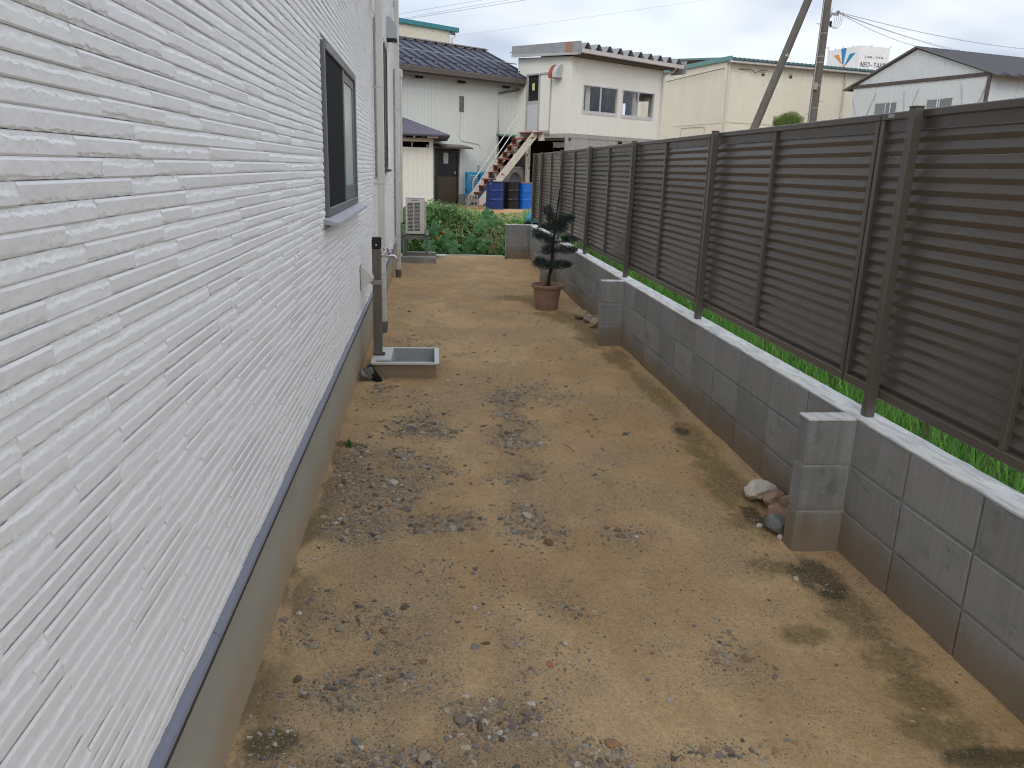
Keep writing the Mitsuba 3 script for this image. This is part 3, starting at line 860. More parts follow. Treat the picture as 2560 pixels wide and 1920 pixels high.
named = [(-.24, 2.05, .020, .016, .012, (.34, .24, .17), 'brown angular stone lying alone on the sand near the house'), (-.30, 2.03, .020, .011, .008, (.14, .13, .14), 'dark flat oval stone beside the brown angular one'),
         (-.06, 2.06, .021, .015, .013, (.20, .20, .21), 'grey wedge stone with a flat top in the foreground gravel'), (-.40, 2.07, .018, .014, .013, (.075, .08, .075), 'black stone next to the foundation'),
         (-.37, 2.0, .015, .018, .014, (.42, .40, .37), 'pale round stone in front of the black stone by the foundation'), (-.30, 2.33, .024, .018, .013, (.30, .31, .25), 'greenish grey stone in the gravel near the house'),
         (-.09, 2.46, .022, .015, .013, (.105, .09, .07), 'dark brown stone alone on pale sand'), (-.02, 1.715, .034, .016, .013, (.36, .27, .20), 'long tan stone at the bottom edge of the view'),
         (.14, 1.83, .034, .013, .012, (.085, .085, .085), 'long charcoal stone in the foreground gravel'), (.45, 2.21, .015, .014, .008, (.52, .49, .41), 'pale square stone in the middle of the sand'),
         (.38, 2.10, .022, .014, .004, (.40, .18, .085), 'flat orange chip in the middle of the sand'), (.50, 1.735, .032, .024, .004, (.36, .19, .11), 'wide flat rust-coloured chip at the bottom edge'),
         (.145, 2.20, .020, .020, .013, (.23, .23, .25), 'blue grey stone in the middle of the lane'), (.185, 2.225, .020, .009, .009, (.12, .09, .065), 'dark brown sliver touching the blue grey stone'),
         (.44, 3.19, .035, .032, .022, (.50, .46, .38), 'large pale stone in the gravel patch at mid lane'), (.10, 3.08, .036, .022, .014, (.40, .40, .37), 'pale grey flat stone in the dark gravel patch'),
         (.50, 2.92, .030, .024, .022, (.20, .12, .055), 'ochre brown stone at mid lane'), (-.18, 3.59, .034, .028, .016, (.52, .51, .46), 'whitish stone in the dark gravel by the house'),
         (-.16, 3.96, .042, .036, .022, (.27, .26, .23), 'large grey stone beyond the dark gravel patch'), (-.11, 4.41, .040, .034, .020, (.15, .155, .15), 'dark grey stone furthest up the gravel patch'),
         (.46, 3.65, .034, .024, .014, (.13, .105, .12), 'dark purple stone in the small gravel patch'), (1.43, 2.59, .024, .012, .006, (.55, .50, .42), 'white chip beside the dark wet patch'),
         (1.53, 3.56, .012, .016, .006, (.30, .24, .24), 'thin grey chip standing on the mossy dirt'), (.17, 2.2, .01, .01, .008, (.3, .2, .12), 'small brown pebble by the blue grey stone')]
for i, (x, y, a, b, c, col, lab) in enumerate(named):
    if lab.startswith('small brown pebble'):
        continue
    stone(x, y, a * .85, b * .85, c * .85, tuple(.85 * q + .15 * w for q, w in zip(col, (.40, .28, .16))), lab, 40 + i, sub=2, rough=.7, lift=.25)

# loose gravel
def density(x, y):
    t = np.full(x.shape, .05)
    for cx, cy, rx, ry, w_ in PATCH:
        t = np.maximum(t, w_ * np.exp(-((x - cx) / rx) ** 2 - ((y - cy) / ry) ** 2))
    n = meshkit.fbm(np.stack([x * 7, y * 7, x * 0], -1), 4, seed=13)
    return t * np.clip((n - .28) * 4.0, .10, 1.6) * 1.7
g = np.random.default_rng(17)
PAL = np.array([(.15, .14, .13), (.105, .098, .09), (.20, .185, .165), (.28, .27, .25), (.36, .29, .21), (.42, .36, .27), (.33, .23, .15), (.27, .17, .11), (.23, .235, .215), (.47, .45, .41), (.17, .15, .16), (.30, .22, .15)])
base_hi, base_lo = trimesh.creation.icosphere(1, 1.0), trimesh.creation.icosahedron()
base_lo.vertices /= np.linalg.norm(base_lo.vertices, axis=1, keepdims=True)
cx = g.uniform(-.50, 1.70, 330000)
cy = 0.9 + 7.6 * g.random(330000) ** 1.5
keep = g.random(330000) < density(cx, cy)
cx, cy = cx[keep], cy[keep]
n = len(cx)
rad = np.clip(.0018 * np.exp(g.normal(0, .66, n)), .0010, .012)
rad[cy > 4] *= 1.25
pr = density(cx, cy)
rad *= .8 + .5 * np.clip(pr, 0, 1)
cz = lane_z(cx, cy)
V, Fc, C, off = [], [], [], 0
for i in range(n):
    b = base_hi if rad[i] > .006 else base_lo
    v = b.vertices * (1 + g.normal(0, .20, (len(b.vertices), 1)))
    v = v * (rad[i] * np.array([g.uniform(.8, 1.6), g.uniform(.7, 1.1), g.uniform(.45, .85)]))
    a = g.uniform(0, 6.28)
    ca, sa = math.cos(a), math.sin(a)
    v = np.stack([v[:, 0] * ca - v[:, 1] * sa, v[:, 0] * sa + v[:, 1] * ca, v[:, 2]], 1)
    V.append(v + [cx[i], cy[i], cz[i] + rad[i] * g.uniform(-.35, .30)])
    Fc.append(b.faces + off)
    off += len(v)
    C.append(np.tile((PAL[g.integers(len(PAL))] * (1 - (mx_ := .30 * g.random())) + np.array([.40, .28, .16]) * mx_) * g.uniform(.75, 1.2), (len(v), 1)))
put('gravel', (np.vstack(V), np.vstack(Fc)), 'matte', color=np.vstack(C), kind='stuff', label='loose mixed gravel scattered over the dirt', cat='gravel')

# twigs
for i, (x, y, a, l, lab) in enumerate(((.06, 1.93, .5, .05, 'thin pale straw twig lying in the foreground gravel'), (.78, 4.05, 1.9, .07, 'short curved brown twig on the open sand'))):
    pts = [(x + l * (t - .5) * math.cos(a) * 2, y + l * (t - .5) * math.sin(a) * 2, .006 + .006 * math.sin(t * 3)) for t in np.linspace(0, 1, 7)]
    put('twig', tube(pts, .0016, 5), 'matte', color=((.42, .33, .22), (.12, .09, .06))[i], label=lab, cat='twig')

# ------------------------------------------------------------------ plants: blades and leaves
def blades(n, fx, fy, fz, length, width, bend, cols, r, upright=.25, segs=3):
    """n curved grass blades; fx.. give root points"""
    x, y, z = fx, fy, fz
    az = r.uniform(0, 2 * np.pi, n)
    L = length * r.uniform(.55, 1.15, n)
    W = width * r.uniform(.7, 1.3, n)
    lean = np.abs(r.normal(0, upright, n))
    bd = bend * r.uniform(.3, 1.3, n)
    t = np.linspace(0, 1, segs + 1)
    ang = lean[:, None] + bd[:, None] * t[None] ** 1.5
    st = L[:, None] / segs
    dx = np.concatenate([np.zeros((n, 1)), np.cumsum(np.sin(ang[:, :-1]) * st, 1)], 1)
    dz = np.concatenate([np.zeros((n, 1)), np.cumsum(np.cos(ang[:, :-1]) * st, 1)], 1)
    cxx = x[:, None] + dx * np.cos(az)[:, None]
    cyy = y[:, None] + dx * np.sin(az)[:, None]
    czz = z[:, None] + dz
    wv = (W[:, None] * (1 - t[None] ** 2) * .5 + 1e-5)
    tw = az + np.pi / 2
    P0 = np.stack([cxx - wv * np.cos(tw)[:, None], cyy - wv * np.sin(tw)[:, None], czz], -1)
    P1 = np.stack([cxx + wv * np.cos(tw)[:, None], cyy + wv * np.sin(tw)[:, None], czz], -1)
    V = np.stack([P0, P1], 2).reshape(n, -1, 3)
    k = 2 * (segs + 1)
    f = []
    for s in range(segs):
        f += [(2 * s, 2 * s + 1, 2 * s + 3), (2 * s, 2 * s + 3, 2 * s + 2)]
    f = np.array(f)
    Fc = (f[None] + (np.arange(n) * k)[:, None, None]).reshape(-1, 3)
    cols = np.asarray(cols, float)
    c = cols[r.integers(len(cols), size=n)] * r.uniform(.75, 1.25, (n, 1))
    return V.reshape(-1, 3), Fc, np.repeat(c, k, axis=0)


def join(parts):
    off, V, Fc, C = 0, [], [], []
    for v, f, c in parts:
        V.append(v); Fc.append(f + off); C.append(c); off += len(v)
    return np.vstack(V), np.vstack(Fc), np.vstack(C)


r = np.random.default_rng(23)
n = 26000
rx = 1.875 + np.abs(r.normal(0, .30, n)) + r.uniform(0, .12, n)
ry = 1.2 + 12.2 * r.random(n) ** 1.35
GREEN = [(.068, .22, .022), (.095, .29, .028), (.050, .165, .018), (.14, .35, .04)]
rv = blades(n, rx, ry, np.full(n, -.30), .80, .0125, .95, GREEN, r, .16, 4)
put('rice_plants', (rv[0], rv[1]), 'leafy', color=rv[2], smooth=False, kind='stuff', label='bright green rice growing behind the block wall under the fence', cat='rice')
# darker weeds behind the wall at the far end
n = 2500
rx, ry = r.uniform(1.86, 2.3, n), r.uniform(8.2, 13.6, n)
wv_ = blades(n, rx, ry, np.full(n, -.25), .85, .016, 1.2, [(.035, .075, .02), (.05, .10, .03), (.20, .19, .09)], r, .25, 3)
put('wall_weeds', (wv_[0], wv_[1]), 'leafy', color=wv_[2], kind='stuff', label='dark weeds behind the far end of the block wall', cat='weeds')


def squash_leaf(center, size, normal, roll, r, col):
    """lobed, cupped leaf; tip hangs along the roll direction"""
    k = 40
    th = np.linspace(0, 2 * np.pi, k, endpoint=False)
    rr = 1 + .085 * np.cos(5 * th + .2) + .045 * np.cos(15 * th + r.uniform(0, 6)) + .03 * r.normal(size=k)
    notch = np.exp(-((th - np.pi) / .28) ** 2)
    rr *= 1 - .72 * notch
    rings = [.0, .35, .7, 1.0]
    V = [np.zeros((1, 3))]
    for q in rings[1:]:
        x, y = q * rr * np.cos(th), q * rr * np.sin(th)
        z = .20 * q ** 2 - .34 * q ** 4 + .07 * q * np.cos(5 * th + .2) + .05 * q * q * np.sin(10 * th + 1)
        V.append(np.stack([x, y, z], 1))
    V = np.vstack(V) * size
    f = [(0, 1 + i, 1 + (i + 1) % k) for i in range(k)]
    for a in range(2):
        o, p = 1 + a * k, 1 + (a + 1) * k
        for i in range(k):
            j = (i + 1) % k
            f += [(o + i, p + i, p + j), (o + i, p + j, o + j)]
    nrm = np.asarray(normal, float); nrm /= np.linalg.norm(nrm)
    a = np.cross(nrm, [math.cos(roll), math.sin(roll), .3]); a /= np.linalg.norm(a)
    b = np.cross(nrm, a)
    V = V @ np.stack([a, b, nrm])
    vein = np.concatenate([[1.0]] + [np.where(np.abs(((th * 5 / (2 * np.pi) + .5) % 1) - .5) < .10, 1.0, 0.0)] * 3)
    c = np.asarray(col) * r.uniform(.8, 1.2) * (1 + .10 * vein[:, None]) * np.concatenate([[1.], np.ones(k) * 1.0, np.ones(k) * .95, np.ones(k) * 1.08])[:, None]
    return V + center, np.array(f), c


sq = thing('squash_plant', 'squash vine with big lobed green leaves hanging over the ditch', 'squash plant')
r = np.random.default_rng(31)
LC = [(.060, .175, .05), (.075, .20, .06), (.048, .14, .042), (.09, .22, .065)]
# (x, y, z, size): leaves that show large, then a scatter
big = [(.03, 14.35, .42, .17), (.30, 14.3, .23, .18), (.70, 14.25, .27, .13), (.92, 14.35, .47, .15), (1.13, 14.5, .58, .14), (.98, 14.3, .20, .15), (.45, 14.22, .10, .17), (.68, 14.2, .03, .15), (.22, 14.2, -.02, .15), (-.02, 14.22, .14, .15),
       (-.42, 14.4, .40, .16), (-.45, 14.3, .15, .14), (-.5, 14.6, .65, .16), (1.06, 14.8, .70, .13)]
for x, y, z, s in big:
    V, f, c = squash_leaf((x, y, z), s * .92, (r.normal(0, .25), -1.0, .55 + r.normal(0, .15)), r.uniform(0, 6.28), r, LC[r.integers(4)])
    put('leaf', (V, f), 'leafy', sq, color=c, smooth=True)
for i in range(120):
    x = r.uniform(-.55, .85) if i < 80 else r.uniform(.6, 1.9)
    y = r.uniform(15.0, 16.4) if i < 80 else r.uniform(14.75, 15.6)
    z = float(bank_z(np.array([[x]]), np.array([[y]]))[0, 0]) + r.uniform(.08, .26)
    V, f, c = squash_leaf((x, y, z), r.uniform(.06, .125), (r.normal(0, .4), -.6 + r.normal(0, .3), 1.0), r.uniform(0, 6.28), r, LC[r.integers(4)] if r.random() < .6 else (.10, .22, .06))
    put('leaf', (V, f), 'leafy', sq, color=c, smooth=True)
for i, (x, y, z) in enumerate(((.03, 14.3, .40), (.70, 14.25, .25), (.98, 14.3, .18), (.92, 14.35, .46))):
    put('stem', tube(smooth_path([(x, y + .01, z), (x + .03, y + .15, z + .02), (x + .08, y + .4, z + .10), (x + .1, y + .7, z + .05)], 10), .007, 6), 'leafy', sq, color=(.12, .20, .06), smooth=True)
put('fruit', trimesh.creation.icosphere(3, .032).apply_transform(np.diag([1, 1, .9, 1])).apply_translation((.225, 14.22, .37)), 'satin', sq, color=(.52, .10, .03), smooth=True, label='small orange-red squash')
for x, y, z, cc in ((.13, 14.2, .28, (.62, .42, .05)), (.96, 14.2, .265, (.55, .52, .20))):
    pet = []
    for k in range(5):
        a = k * 2 * np.pi / 5
        pet.append(trimesh.Trimesh([(x, y, z), (x + .028 * math.cos(a - .4), y - .025, z + .028 * math.sin(a - .4)), (x + .042 * math.cos(a), y - .035, z + .035 * math.sin(a)), (x + .028 * math.cos(a + .4), y - .025, z + .028 * math.sin(a + .4))], [(0, 1, 2), (0, 2, 3)], process=False))
    put('flower', pet, 'leafy', sq, color=cc)

r = np.random.default_rng(37)
parts = []
def on_bank(n, x0, x1, y0, y1):
    x, y = r.uniform(x0, x1, n), r.uniform(y0, y1, n)
    return x, y, bank_z(x, y)
x, y, z = on_bank(9000, -.6, 2.1, 15.05, 16.6)
keep = (meshkit.fbm(np.stack([x * 2.5, y * 2.5, x * 0], -1), 3, seed=4) > .36)
WG = [(.11, .25, .05), (.15, .32, .07), (.075, .18, .04), (.20, .34, .09), (.24, .32, .12)]
lo_ = keep & (x > .75)
hi_ = keep & (x <= .75)
parts.append(blades(hi_.sum(), x[hi_], y[hi_], z[hi_], .34, .012, 1.3, WG, r, .4, 3))
parts.append(blades(lo_.sum(), x[lo_], y[lo_], z[lo_], .24, .012, 1.3, WG, r, .4, 3))
x, y, z = on_bank(900, -.6, 2.0, 14.85, 15.1)
parts.append(blades(len(x), x, y, z + .1, .38, .011, 1.7, WG[:3], r, .5, 4))
x, y = r.uniform(.9, 4.2, 3500), r.uniform(16.4, 24, 3500)
keep = (x > 1.35 + (y - 16) * .20) | ((y < 17.3) & (x > .9))
parts.append(blades(keep.sum(), x[keep], y[keep], yard_z(x[keep], y[keep]), .22, .014, 1.0, WG + [(.22, .26, .10)], r, .4, 3))
# small broad leaves among the grass
nl = 5200
x, y, z = on_bank(nl, -.6, 2.1, 14.95, 16.6)
z = z + r.uniform(.05, .34, nl)
sz_ = r.uniform(.016, .042, nl)
q = np.array([(-1, 0), (0, -.6), (1, 0), (0, .6)])
a = r.uniform(0, 6.28, nl); tlt = r.uniform(-.7, .7, nl); tl2 = r.uniform(-.9, .3, nl)
lx = q[None, :, 0] * np.cos(a)[:, None] - q[None, :, 1] * np.sin(a)[:, None]
ly = q[None, :, 0] * np.sin(a)[:, None] + q[None, :, 1] * np.cos(a)[:, None]
Vl = np.stack([x[:, None] + sz_[:, None] * lx, y[:, None] + sz_[:, None] * ly * .8, z[:, None] + sz_[:, None] * (lx * tlt[:, None] - ly * tl2[:, None])], -1).reshape(-1, 3)
f0 = np.array([(0, 1, 2), (0, 2, 3)])
Fl = (f0[None] + (np.arange(nl) * 4)[:, None, None]).reshape(-1, 3)
Cl = np.repeat(np.array(WG)[r.integers(5, size=nl)] * r.uniform(.7, 1.2, (nl, 1)), 4, axis=0)
parts.append((Vl, Fl, Cl))
V, f, c = join(parts)
put('weeds', (V, f), 'leafy', color=c, kind='stuff', label='tangled green weeds on the bank beyond the end of the dirt', cat='weeds')
# dry hanging grass on the bank face
n = 70
x = np.where(r.random(n) < .6, r.normal(1.12, .16, n), r.uniform(-.45, 1.28, n))
y = r.uniform(14.35, 14.75, n)
z = r.uniform(.25, .55, n)
L = r.uniform(.2, .55, n)
st_ = []
tt = np.linspace(0, 1, 5)
V, Fc, C, off = [], [], [], 0
for i in range(n):
    a = r.normal(0, .5)
    pts = np.stack([x[i] + a * .35 * L[i] * tt ** 1.3 + .02 * np.sin(tt * 5 + i), y[i] - .22 * tt ** .7 * L[i], z[i] + .12 * L[i] * tt - 1.05 * L[i] * tt ** 1.8], 1)
    w_ = .0045 * (1 - .5 * tt)
    P = np.stack([pts - np.stack([w_, 0 * w_, 0 * w_], 1), pts + np.stack([w_, 0 * w_, 0 * w_], 1)], 1).reshape(-1, 3)
    V.append(P)
    Fc.append(np.array([g_ for s in range(4) for g_ in ((2 * s, 2 * s + 1, 2 * s + 3), (2 * s, 2 * s + 3, 2 * s + 2))]) + off)
    off += len(P)
    C.append(np.tile(np.array([(.42, .33, .19), (.30, .22, .12), (.24, .20, .10), (.50, .42, .27)])[r.integers(4)] * r.uniform(.5, 1.1), (len(P), 1)))
put('dry_grass', (np.vstack(V), np.vstack(Fc)), 'leafy', color=np.vstack(C), kind='stuff', label='dry straw-coloured grass hanging down the ditch bank', cat='dry grass')

m = trimesh.creation.icosphere(3, 1.0)
v = m.vertices * (1 + .35 * (meshkit.fbm(m.vertices * 3 + 4, 3, seed=12) - .5))[:, None] * [.22, .2, .16]
v[:, 2] = np.maximum(v[:, 2], -.06)
m.vertices = v + [2.0, 14.65, .62]
put('tarpaulin', m, 'satin', color=(.05, .33, .46), smooth=25, label='turquoise plastic sheet bundled behind the far end of the fence', cat='tarpaulin')
put('log', tube([(1.75, 14.75, .49), (2.3, 14.62, .5)], .075, 12), 'bark', label='dark log under the turquoise plastic sheet', cat='log', smooth=40)
put('log', tube([(1.85, 14.6, .30), (2.2, 14.9, -.5)], .09, 12), 'bark', label='dark stump below the log at the far end of the fence', cat='log', smooth=40)

for x, y, lab in ((-.445, 4.11, 'tiny green weed sprouting at the foot of the house foundation'), (1.30, 13.49, 'small green weed at the corner where the end wall meets the dirt')):
    V, f, c = blades(16, np.full(16, x) + r.normal(0, .012, 16), np.full(16, y) + r.normal(0, .012, 16), np.full(16, .0), .055, .010, 1.3, [(.06, .15, .04), (.10, .20, .06)], r, .5, 3)
    put('weed_sprout', (V, f), 'leafy', color=c, label=lab, cat='weed')

# ------------------------------------------------------------------ potted tree
pot = thing('flower_pot', 'round terracotta-coloured plastic pot on mossy dirt', 'pot')
PC = (1.302, 8.555, 0.0)
put('shell', lathe([(0, .004), (.118, .004), (.123, .012), (.155, .235), (.156, .242), (.176, .246), (.182, .256), (.182, .278), (.176, .285), (.166, .283), (.160, .262), (.152, .24)], PC, 48), 'terracotta_plastic', pot, smooth=35)
soil = trimesh.creation.cylinder(.154, .02, sections=40)
soil.apply_translation((PC[0], PC[1], .238))
put('soil', soil, 'dark_soil', pot)
tr = thing('conifer', 'small cloud-pruned blue green conifer growing in the terracotta pot', 'tree')
TY = 8.555
trunk = smooth_path([(1.305, TY, .24), (1.325, TY, .40), (1.352, TY, .56), (1.345, TY + .01, .72), (1.36, TY, .86), (1.33, TY, 1.0)], 16)
put('trunk', tube(trunk, np.linspace(.021, .010, 16), 10), 'bark', tr, smooth=50)
put('stake', tube([(1.318, TY - .03, .25), (1.335, TY - .03, .7), (1.392, TY - .02, 1.325)], [.0085, .0085, .0075], 7), 'matte', tr, color=(.02, .024, .022), label='thin dark support cane')
pads = [(1.245, .505, .115, .05, .075, 0), (1.205, .54, .055, .045, .05, 0), (1.44, .50, .115, .048, .075, 0), (1.34, .475, .08, .03, .06, 0), (1.515, .505, .05, .035, .05, 0),
        (1.30, .655, .08, .06, .06, 0), (1.50, .665, .11, .05, .07, 0), (1.585, .675, .045, .03, .04, 0),
        (1.165, .835, .06, .055, .055, 0), (1.245, .80, .09, .055, .07, 0), (1.335, .765, .075, .055, .07, 0), (1.53, .785, .09, .042, .06, .1), (1.47, .77, .045, .035, .05, 0),
        (1.425, .925, .09, .075, .07, 0), (1.26, .915, .065, .03, .045, 0), (1.46, 1.0, .08, .05, .055, 0), (1.525, 1.01, .05, .045, .045, 0), (1.275, 1.085, .055, .06, .05, 0), (1.31, 1.005, .05, .075, .05, 0), (1.34, .90, .04, .05, .05, 0)]
for i in (0, 2, 5, 6, 9, 11, 13, 15, 17):
    x, z, *_ = pads[i]
    k = np.argmin(abs(trunk[:, 2] - (z - .03)))
    put('branch', tube(smooth_path([trunk[k], (trunk[k] + np.array([x, TY, z])) / 2 + [0, 0, -.012], (x, TY, z - .01)], 7), np.linspace(.008, .004, 7), 6), 'bark', tr)
r = np.random.default_rng(41)
for x, z, a, h, dpt, _ in pads:
    n = int(1500 * a / .08 * h / .05)
    u = r.normal(size=(n, 3)); u /= np.linalg.norm(u, axis=1, keepdims=True)
    rad_ = r.random(n) ** .4
    lump = .50 + 1.15 * meshkit.fbm(u * 2.2 + x * 40, 3, seed=int(z * 100) % 40)
    c0 = u * (rad_ * lump)[:, None] * [a, dpt, h * .92] + [x, TY + r.normal(0, .012), z]
    dirs = u * [1, 1, .8] + [0, 0, .55] + r.normal(0, .45, (n, 3))
    dirs /= np.linalg.norm(dirs, axis=1, keepdims=True)
    L = r.uniform(.014, .032, n)[:, None]
    side = np.cross(dirs, r.normal(size=(n, 3))); side /= np.linalg.norm(side, axis=1, keepdims=True)
    w_ = .0016
    V = np.stack([c0 - side * w_, c0 + side * w_, c0 + dirs * L], 1).reshape(-1, 3)
    Fc = np.arange(3 * n).reshape(-1, 3)
    cc = np.array([(.034, .066, .062), (.05, .09, .088), (.026, .048, .040), (.075, .12, .118), (.05, .042, .030)])[r.integers(5, size=n)] * r.uniform(.7, 1.3, (n, 1))
    put('needle_pad', (V, Fc), 'leafy', tr, color=np.repeat(cc, 3, axis=0))

# ------------------------------------------------------------------ factory: main building (wall direction 34 degrees)
MW = Frame((3.13, 29.84), 34)
mb = thing('factory_building', 'long pale green metal-clad building with dark ribbed roof behind the yard', 'building')
wall_poly = sbox(-9.5, .25, .1, 4.42)
door_hole = sbox(-3.62, .20, -2.60, 2.12)
slot_hole = sbox(-2.60, 3.36, -2.42, 3.87)
bd_hole = sbox(-.80, .2, -.02, 2.66)
wp_ = wall_poly.difference(unary_union([door_hole, bd_hole]))
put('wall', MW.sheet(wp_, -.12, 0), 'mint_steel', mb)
put('wall_base', MW.box(-2.58, -.82, .002, .03, .2, .58), 'grey_concrete', mb)
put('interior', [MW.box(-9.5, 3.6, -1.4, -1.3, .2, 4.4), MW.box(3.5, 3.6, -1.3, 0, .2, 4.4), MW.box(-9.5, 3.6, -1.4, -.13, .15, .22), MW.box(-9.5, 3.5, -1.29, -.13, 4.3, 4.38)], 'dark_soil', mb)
sw = new_key('slit_window', mb)
put('pane', MW.box(-2.58, -2.44, .004, .012, 3.38, 3.85), 'glossy', sw, color=(.12, .12, .13))
put('frame', MW.sheet(slot_hole.difference(slot_hole.buffer(-.022)), .002, .03), 'satin', sw, color=(.16, .155, .15))
dr_ = new_key('door', mb)
put('frame', [MW.box(-3.62, -3.50, -.05, .02, .22, 2.10), MW.box(-2.66, -2.60, -.05, .02, .22, 2.10), MW.box(-3.499, -2.661, -.05, .02, 2.02, 2.10)], 'satin', dr_, color=(.045, .038, .035))
put('upper_panel', MW.box(-3.498, -2.662, -.04, -.01, 1.20, 2.018), 'satin', dr_, color=(.022, .021, .023))
put('lower_panel', MW.box(-3.498, -2.662, -.04, -.012, .25, 1.198), 'satin', dr_, color=(.105, .075, .05), label='brown lower door panel')
put('mid_rail', MW.box(-3.45, -2.70, -.011, -.004, 1.17, 1.21), 'satin', dr_, color=(.05, .04, .035))
put('notice', MW.box(-3.24, -3.04, -.0095, -.006, 1.62, 1.98), 'matte', dr_, color=(.62, .66, .66), label='pale paper notice')
put('handle', MW.box(-2.77, -2.745, -.0095, .02, 1.27, 1.37), 'satin', dr_, color=(.75, .75, .75))
can = Polygon([(0, 2.27), (.62, 2.17), (.62, 2.12), (0, 2.17)])
put('canopy', MW.sidesheet(can, -3.75, -2.42), 'satin', mb, color=(.075, .07, .072))
put('door_canopy_white_post', MW.box(-2.58, -2.44, .016, .05, .58, 2.12), 'satin', mb, color=(.70, .72, .70))
# eave, gutter, roof
put('soffit', MW.sidesheet(Polygon([(-.1, 4.40), (.40, 4.34), (.40, 4.46), (-.1, 4.52)]), -9.6, .25), 'matte', mb, color=(.16, .145, .14))
put('gutter', MW.sidesheet(Polygon([(.401, 4.44), (.50, 4.44), (.52, 4.60), (.48, 4.60), (.46, 4.48), (.401, 4.48)]), -9.6, .42), 'satin', mb, color=(.135, .115, .105))
rp = Polygon([(.50, 4.605), (.50, 4.64), (-2.6, 5.87), (-2.6, 5.835)])
rf = put('roof', MW.sidesheet(rp, -9.6, .60), 'slate_steel', mb)
sl_ = (5.87 - 4.64) / 3.1
for s in np.arange(-9.4, .58, .445):
    put('roof_rib', MW.sidesheet(Polygon([(.51, 4.638), (.51, 4.69), (-2.58, 4.675 + sl_ * 3.09), (-2.58, 4.64 + sl_ * 3.09)]), s - .03, s + .03), 'slate_steel', rf)
put('ridge', MW.sidesheet(Polygon([(-2.45, 5.90), (-2.75, 5.99), (-2.75, 5.90)]), -9.6, .6), 'satin', rf, color=(.07, .07, .085))
for dd, zz in ((-.75, .13), (.12, .10)):
    sr = new_key('snow_rail', mb)
    z = 4.64 + sl_ * (.5 - dd) + zz
    put('bar', tube(MW.path([(-9.5, dd, z), (.55, dd, z)]), .017, 6), 'satin', sr, color=(.30, .31, .35) if dd < 0 else (.05, .05, .065))
    for s in np.arange(-9.0, .5, .89):
        put('bracket', MW.box(s - .018, s + .018, dd - .018, dd + .03, z - .10, z + .012), 'satin', sr, color=(.20, .21, .25))
for s in (-4.35, -2.62, -.65):
    put('eave_vent', MW.box(s - .11, s + .11, .1, .25, 4.28, 4.345), 'matte', mb, color=(.03, .028, .028))
put('rain_pipe', tube(MW.path([(.36, .30, 4.42), (.30, .12, 4.33), (-.88, .06, 4.10), (-.90, .06, 4.05), (-.88, .06, 1.0), (-.88, .06, .3)]), .035, 8), 'satin', mb, color=(.16, .15, .14), smooth=30)
put('cable', tube(MW.path([(-2.55, .02, 3.36), (-2.58, .02, 3.0), (-2.60, .02, 2.55), (-2.52, .02, 2.42), (-2.40, .02, 2.39), (-1.80, .02, 2.33), (-1.69, .02, 2.28), (-1.67, .02, 2.15)]), .012, 5), 'satin', mb, color=(.55, .56, .53))
put('meter_box', MW.box(-1.78, -1.69, .014, .06, 1.40, 1.60), 'satin', mb, color=(.42, .44, .43))
put('lintel', MW.sidesheet(Polygon([(0, 2.72), (.28, 2.66), (.28, 2.62), (0, 2.66)]), -.92, .04), 'satin', mb, color=(.06, .14, .11))

# teal-edged far part
TF = Frame((.916, 40.0), 35)
tf = thing('teal_edged_building', 'cream building with teal roof edge rising behind the dark roof', 'building')
p_ = sbox(-9, .2, -.02, 7.70)
put('wall', [TF.sheet(p_, -.15, 0), TF.sheet(ribs(p_, .42, .03, -9, -.05, .3, 7.66), 0, .02)], 'beige_steel', tf)
put('side_wall', TF.box(-.14, -.02, -8, -.151, .2, 7.7), 'beige_steel', tf)
put('roof_edge', TF.box(-9, .44, -.2, .12, 7.70, 7.90, .01), 'satin', tf, color=(.045, .225, .27))
put('roof', TF.box(-9, .42, -9, -.21, 7.72, 7.86), 'satin', tf, color=(.05, .16, .18))
put('rain_pipe', tube(TF.path([(.25, .06, 7.68), (.22, .06, 7.52), (.05, .06, 7.40), (.05, .06, .3)]), .05, 8), 'satin', tf, color=(.62, .62, .60))
put('bracket', TF.box(.0, .22, .0, .1, 7.56, 7.695), 'satin', tf, color=(.10, .09, .10))

# ------------------------------------------------------------------ raised office (same 34 degree axes)
C0 = (4.71, 27.5)
OR_ = Frame(C0, 34)                 # long face, seen receding to the right
OL = Frame(C0, 124, flip=True)      # face with the door
of = thing('raised_office', 'cream site office with folded metal roof raised on a concrete base', 'office')
zb, zt = 2.74, 5.24
w1, w2 = sbox(.585, 3.44, 2.305, 4.355), sbox(2.55, 3.42, 4.275, 4.35)
fr_poly = sbox(0, zb, 4.72, 5.19)
fw = fr_poly.difference(w1.union(w2))
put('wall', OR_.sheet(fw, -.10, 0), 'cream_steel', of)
dpoly = sbox(.99, 2.82, 2.26, 4.76)
lp = Polygon([(0, zb), (2.82, zb), (2.82, 5.36), (0, 5.20)])
dh = sbox(1.0, 2.82, 2.27, 4.755)
dh = sbox(1.0, 2.82, 2.26, 4.75)
dh = sbox(1.0, 2.84, 2.26, 4.75)
lw = lp.difference(dh)
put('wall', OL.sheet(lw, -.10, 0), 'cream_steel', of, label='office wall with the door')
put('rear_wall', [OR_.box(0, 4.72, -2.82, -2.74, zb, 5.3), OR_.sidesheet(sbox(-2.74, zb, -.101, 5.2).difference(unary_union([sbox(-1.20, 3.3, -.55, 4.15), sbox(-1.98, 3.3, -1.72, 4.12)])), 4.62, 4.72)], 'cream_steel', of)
put('floor', OR_.box(.0, 4.72, -2.82, -.0, zb - .14, zb - .003), 'grey_concrete', of)
put('ceiling', OR_.box(.10, 4.62, -2.73, -.11, 4.75, 4.79), 'matte', of, color=(.10, .10, .10))
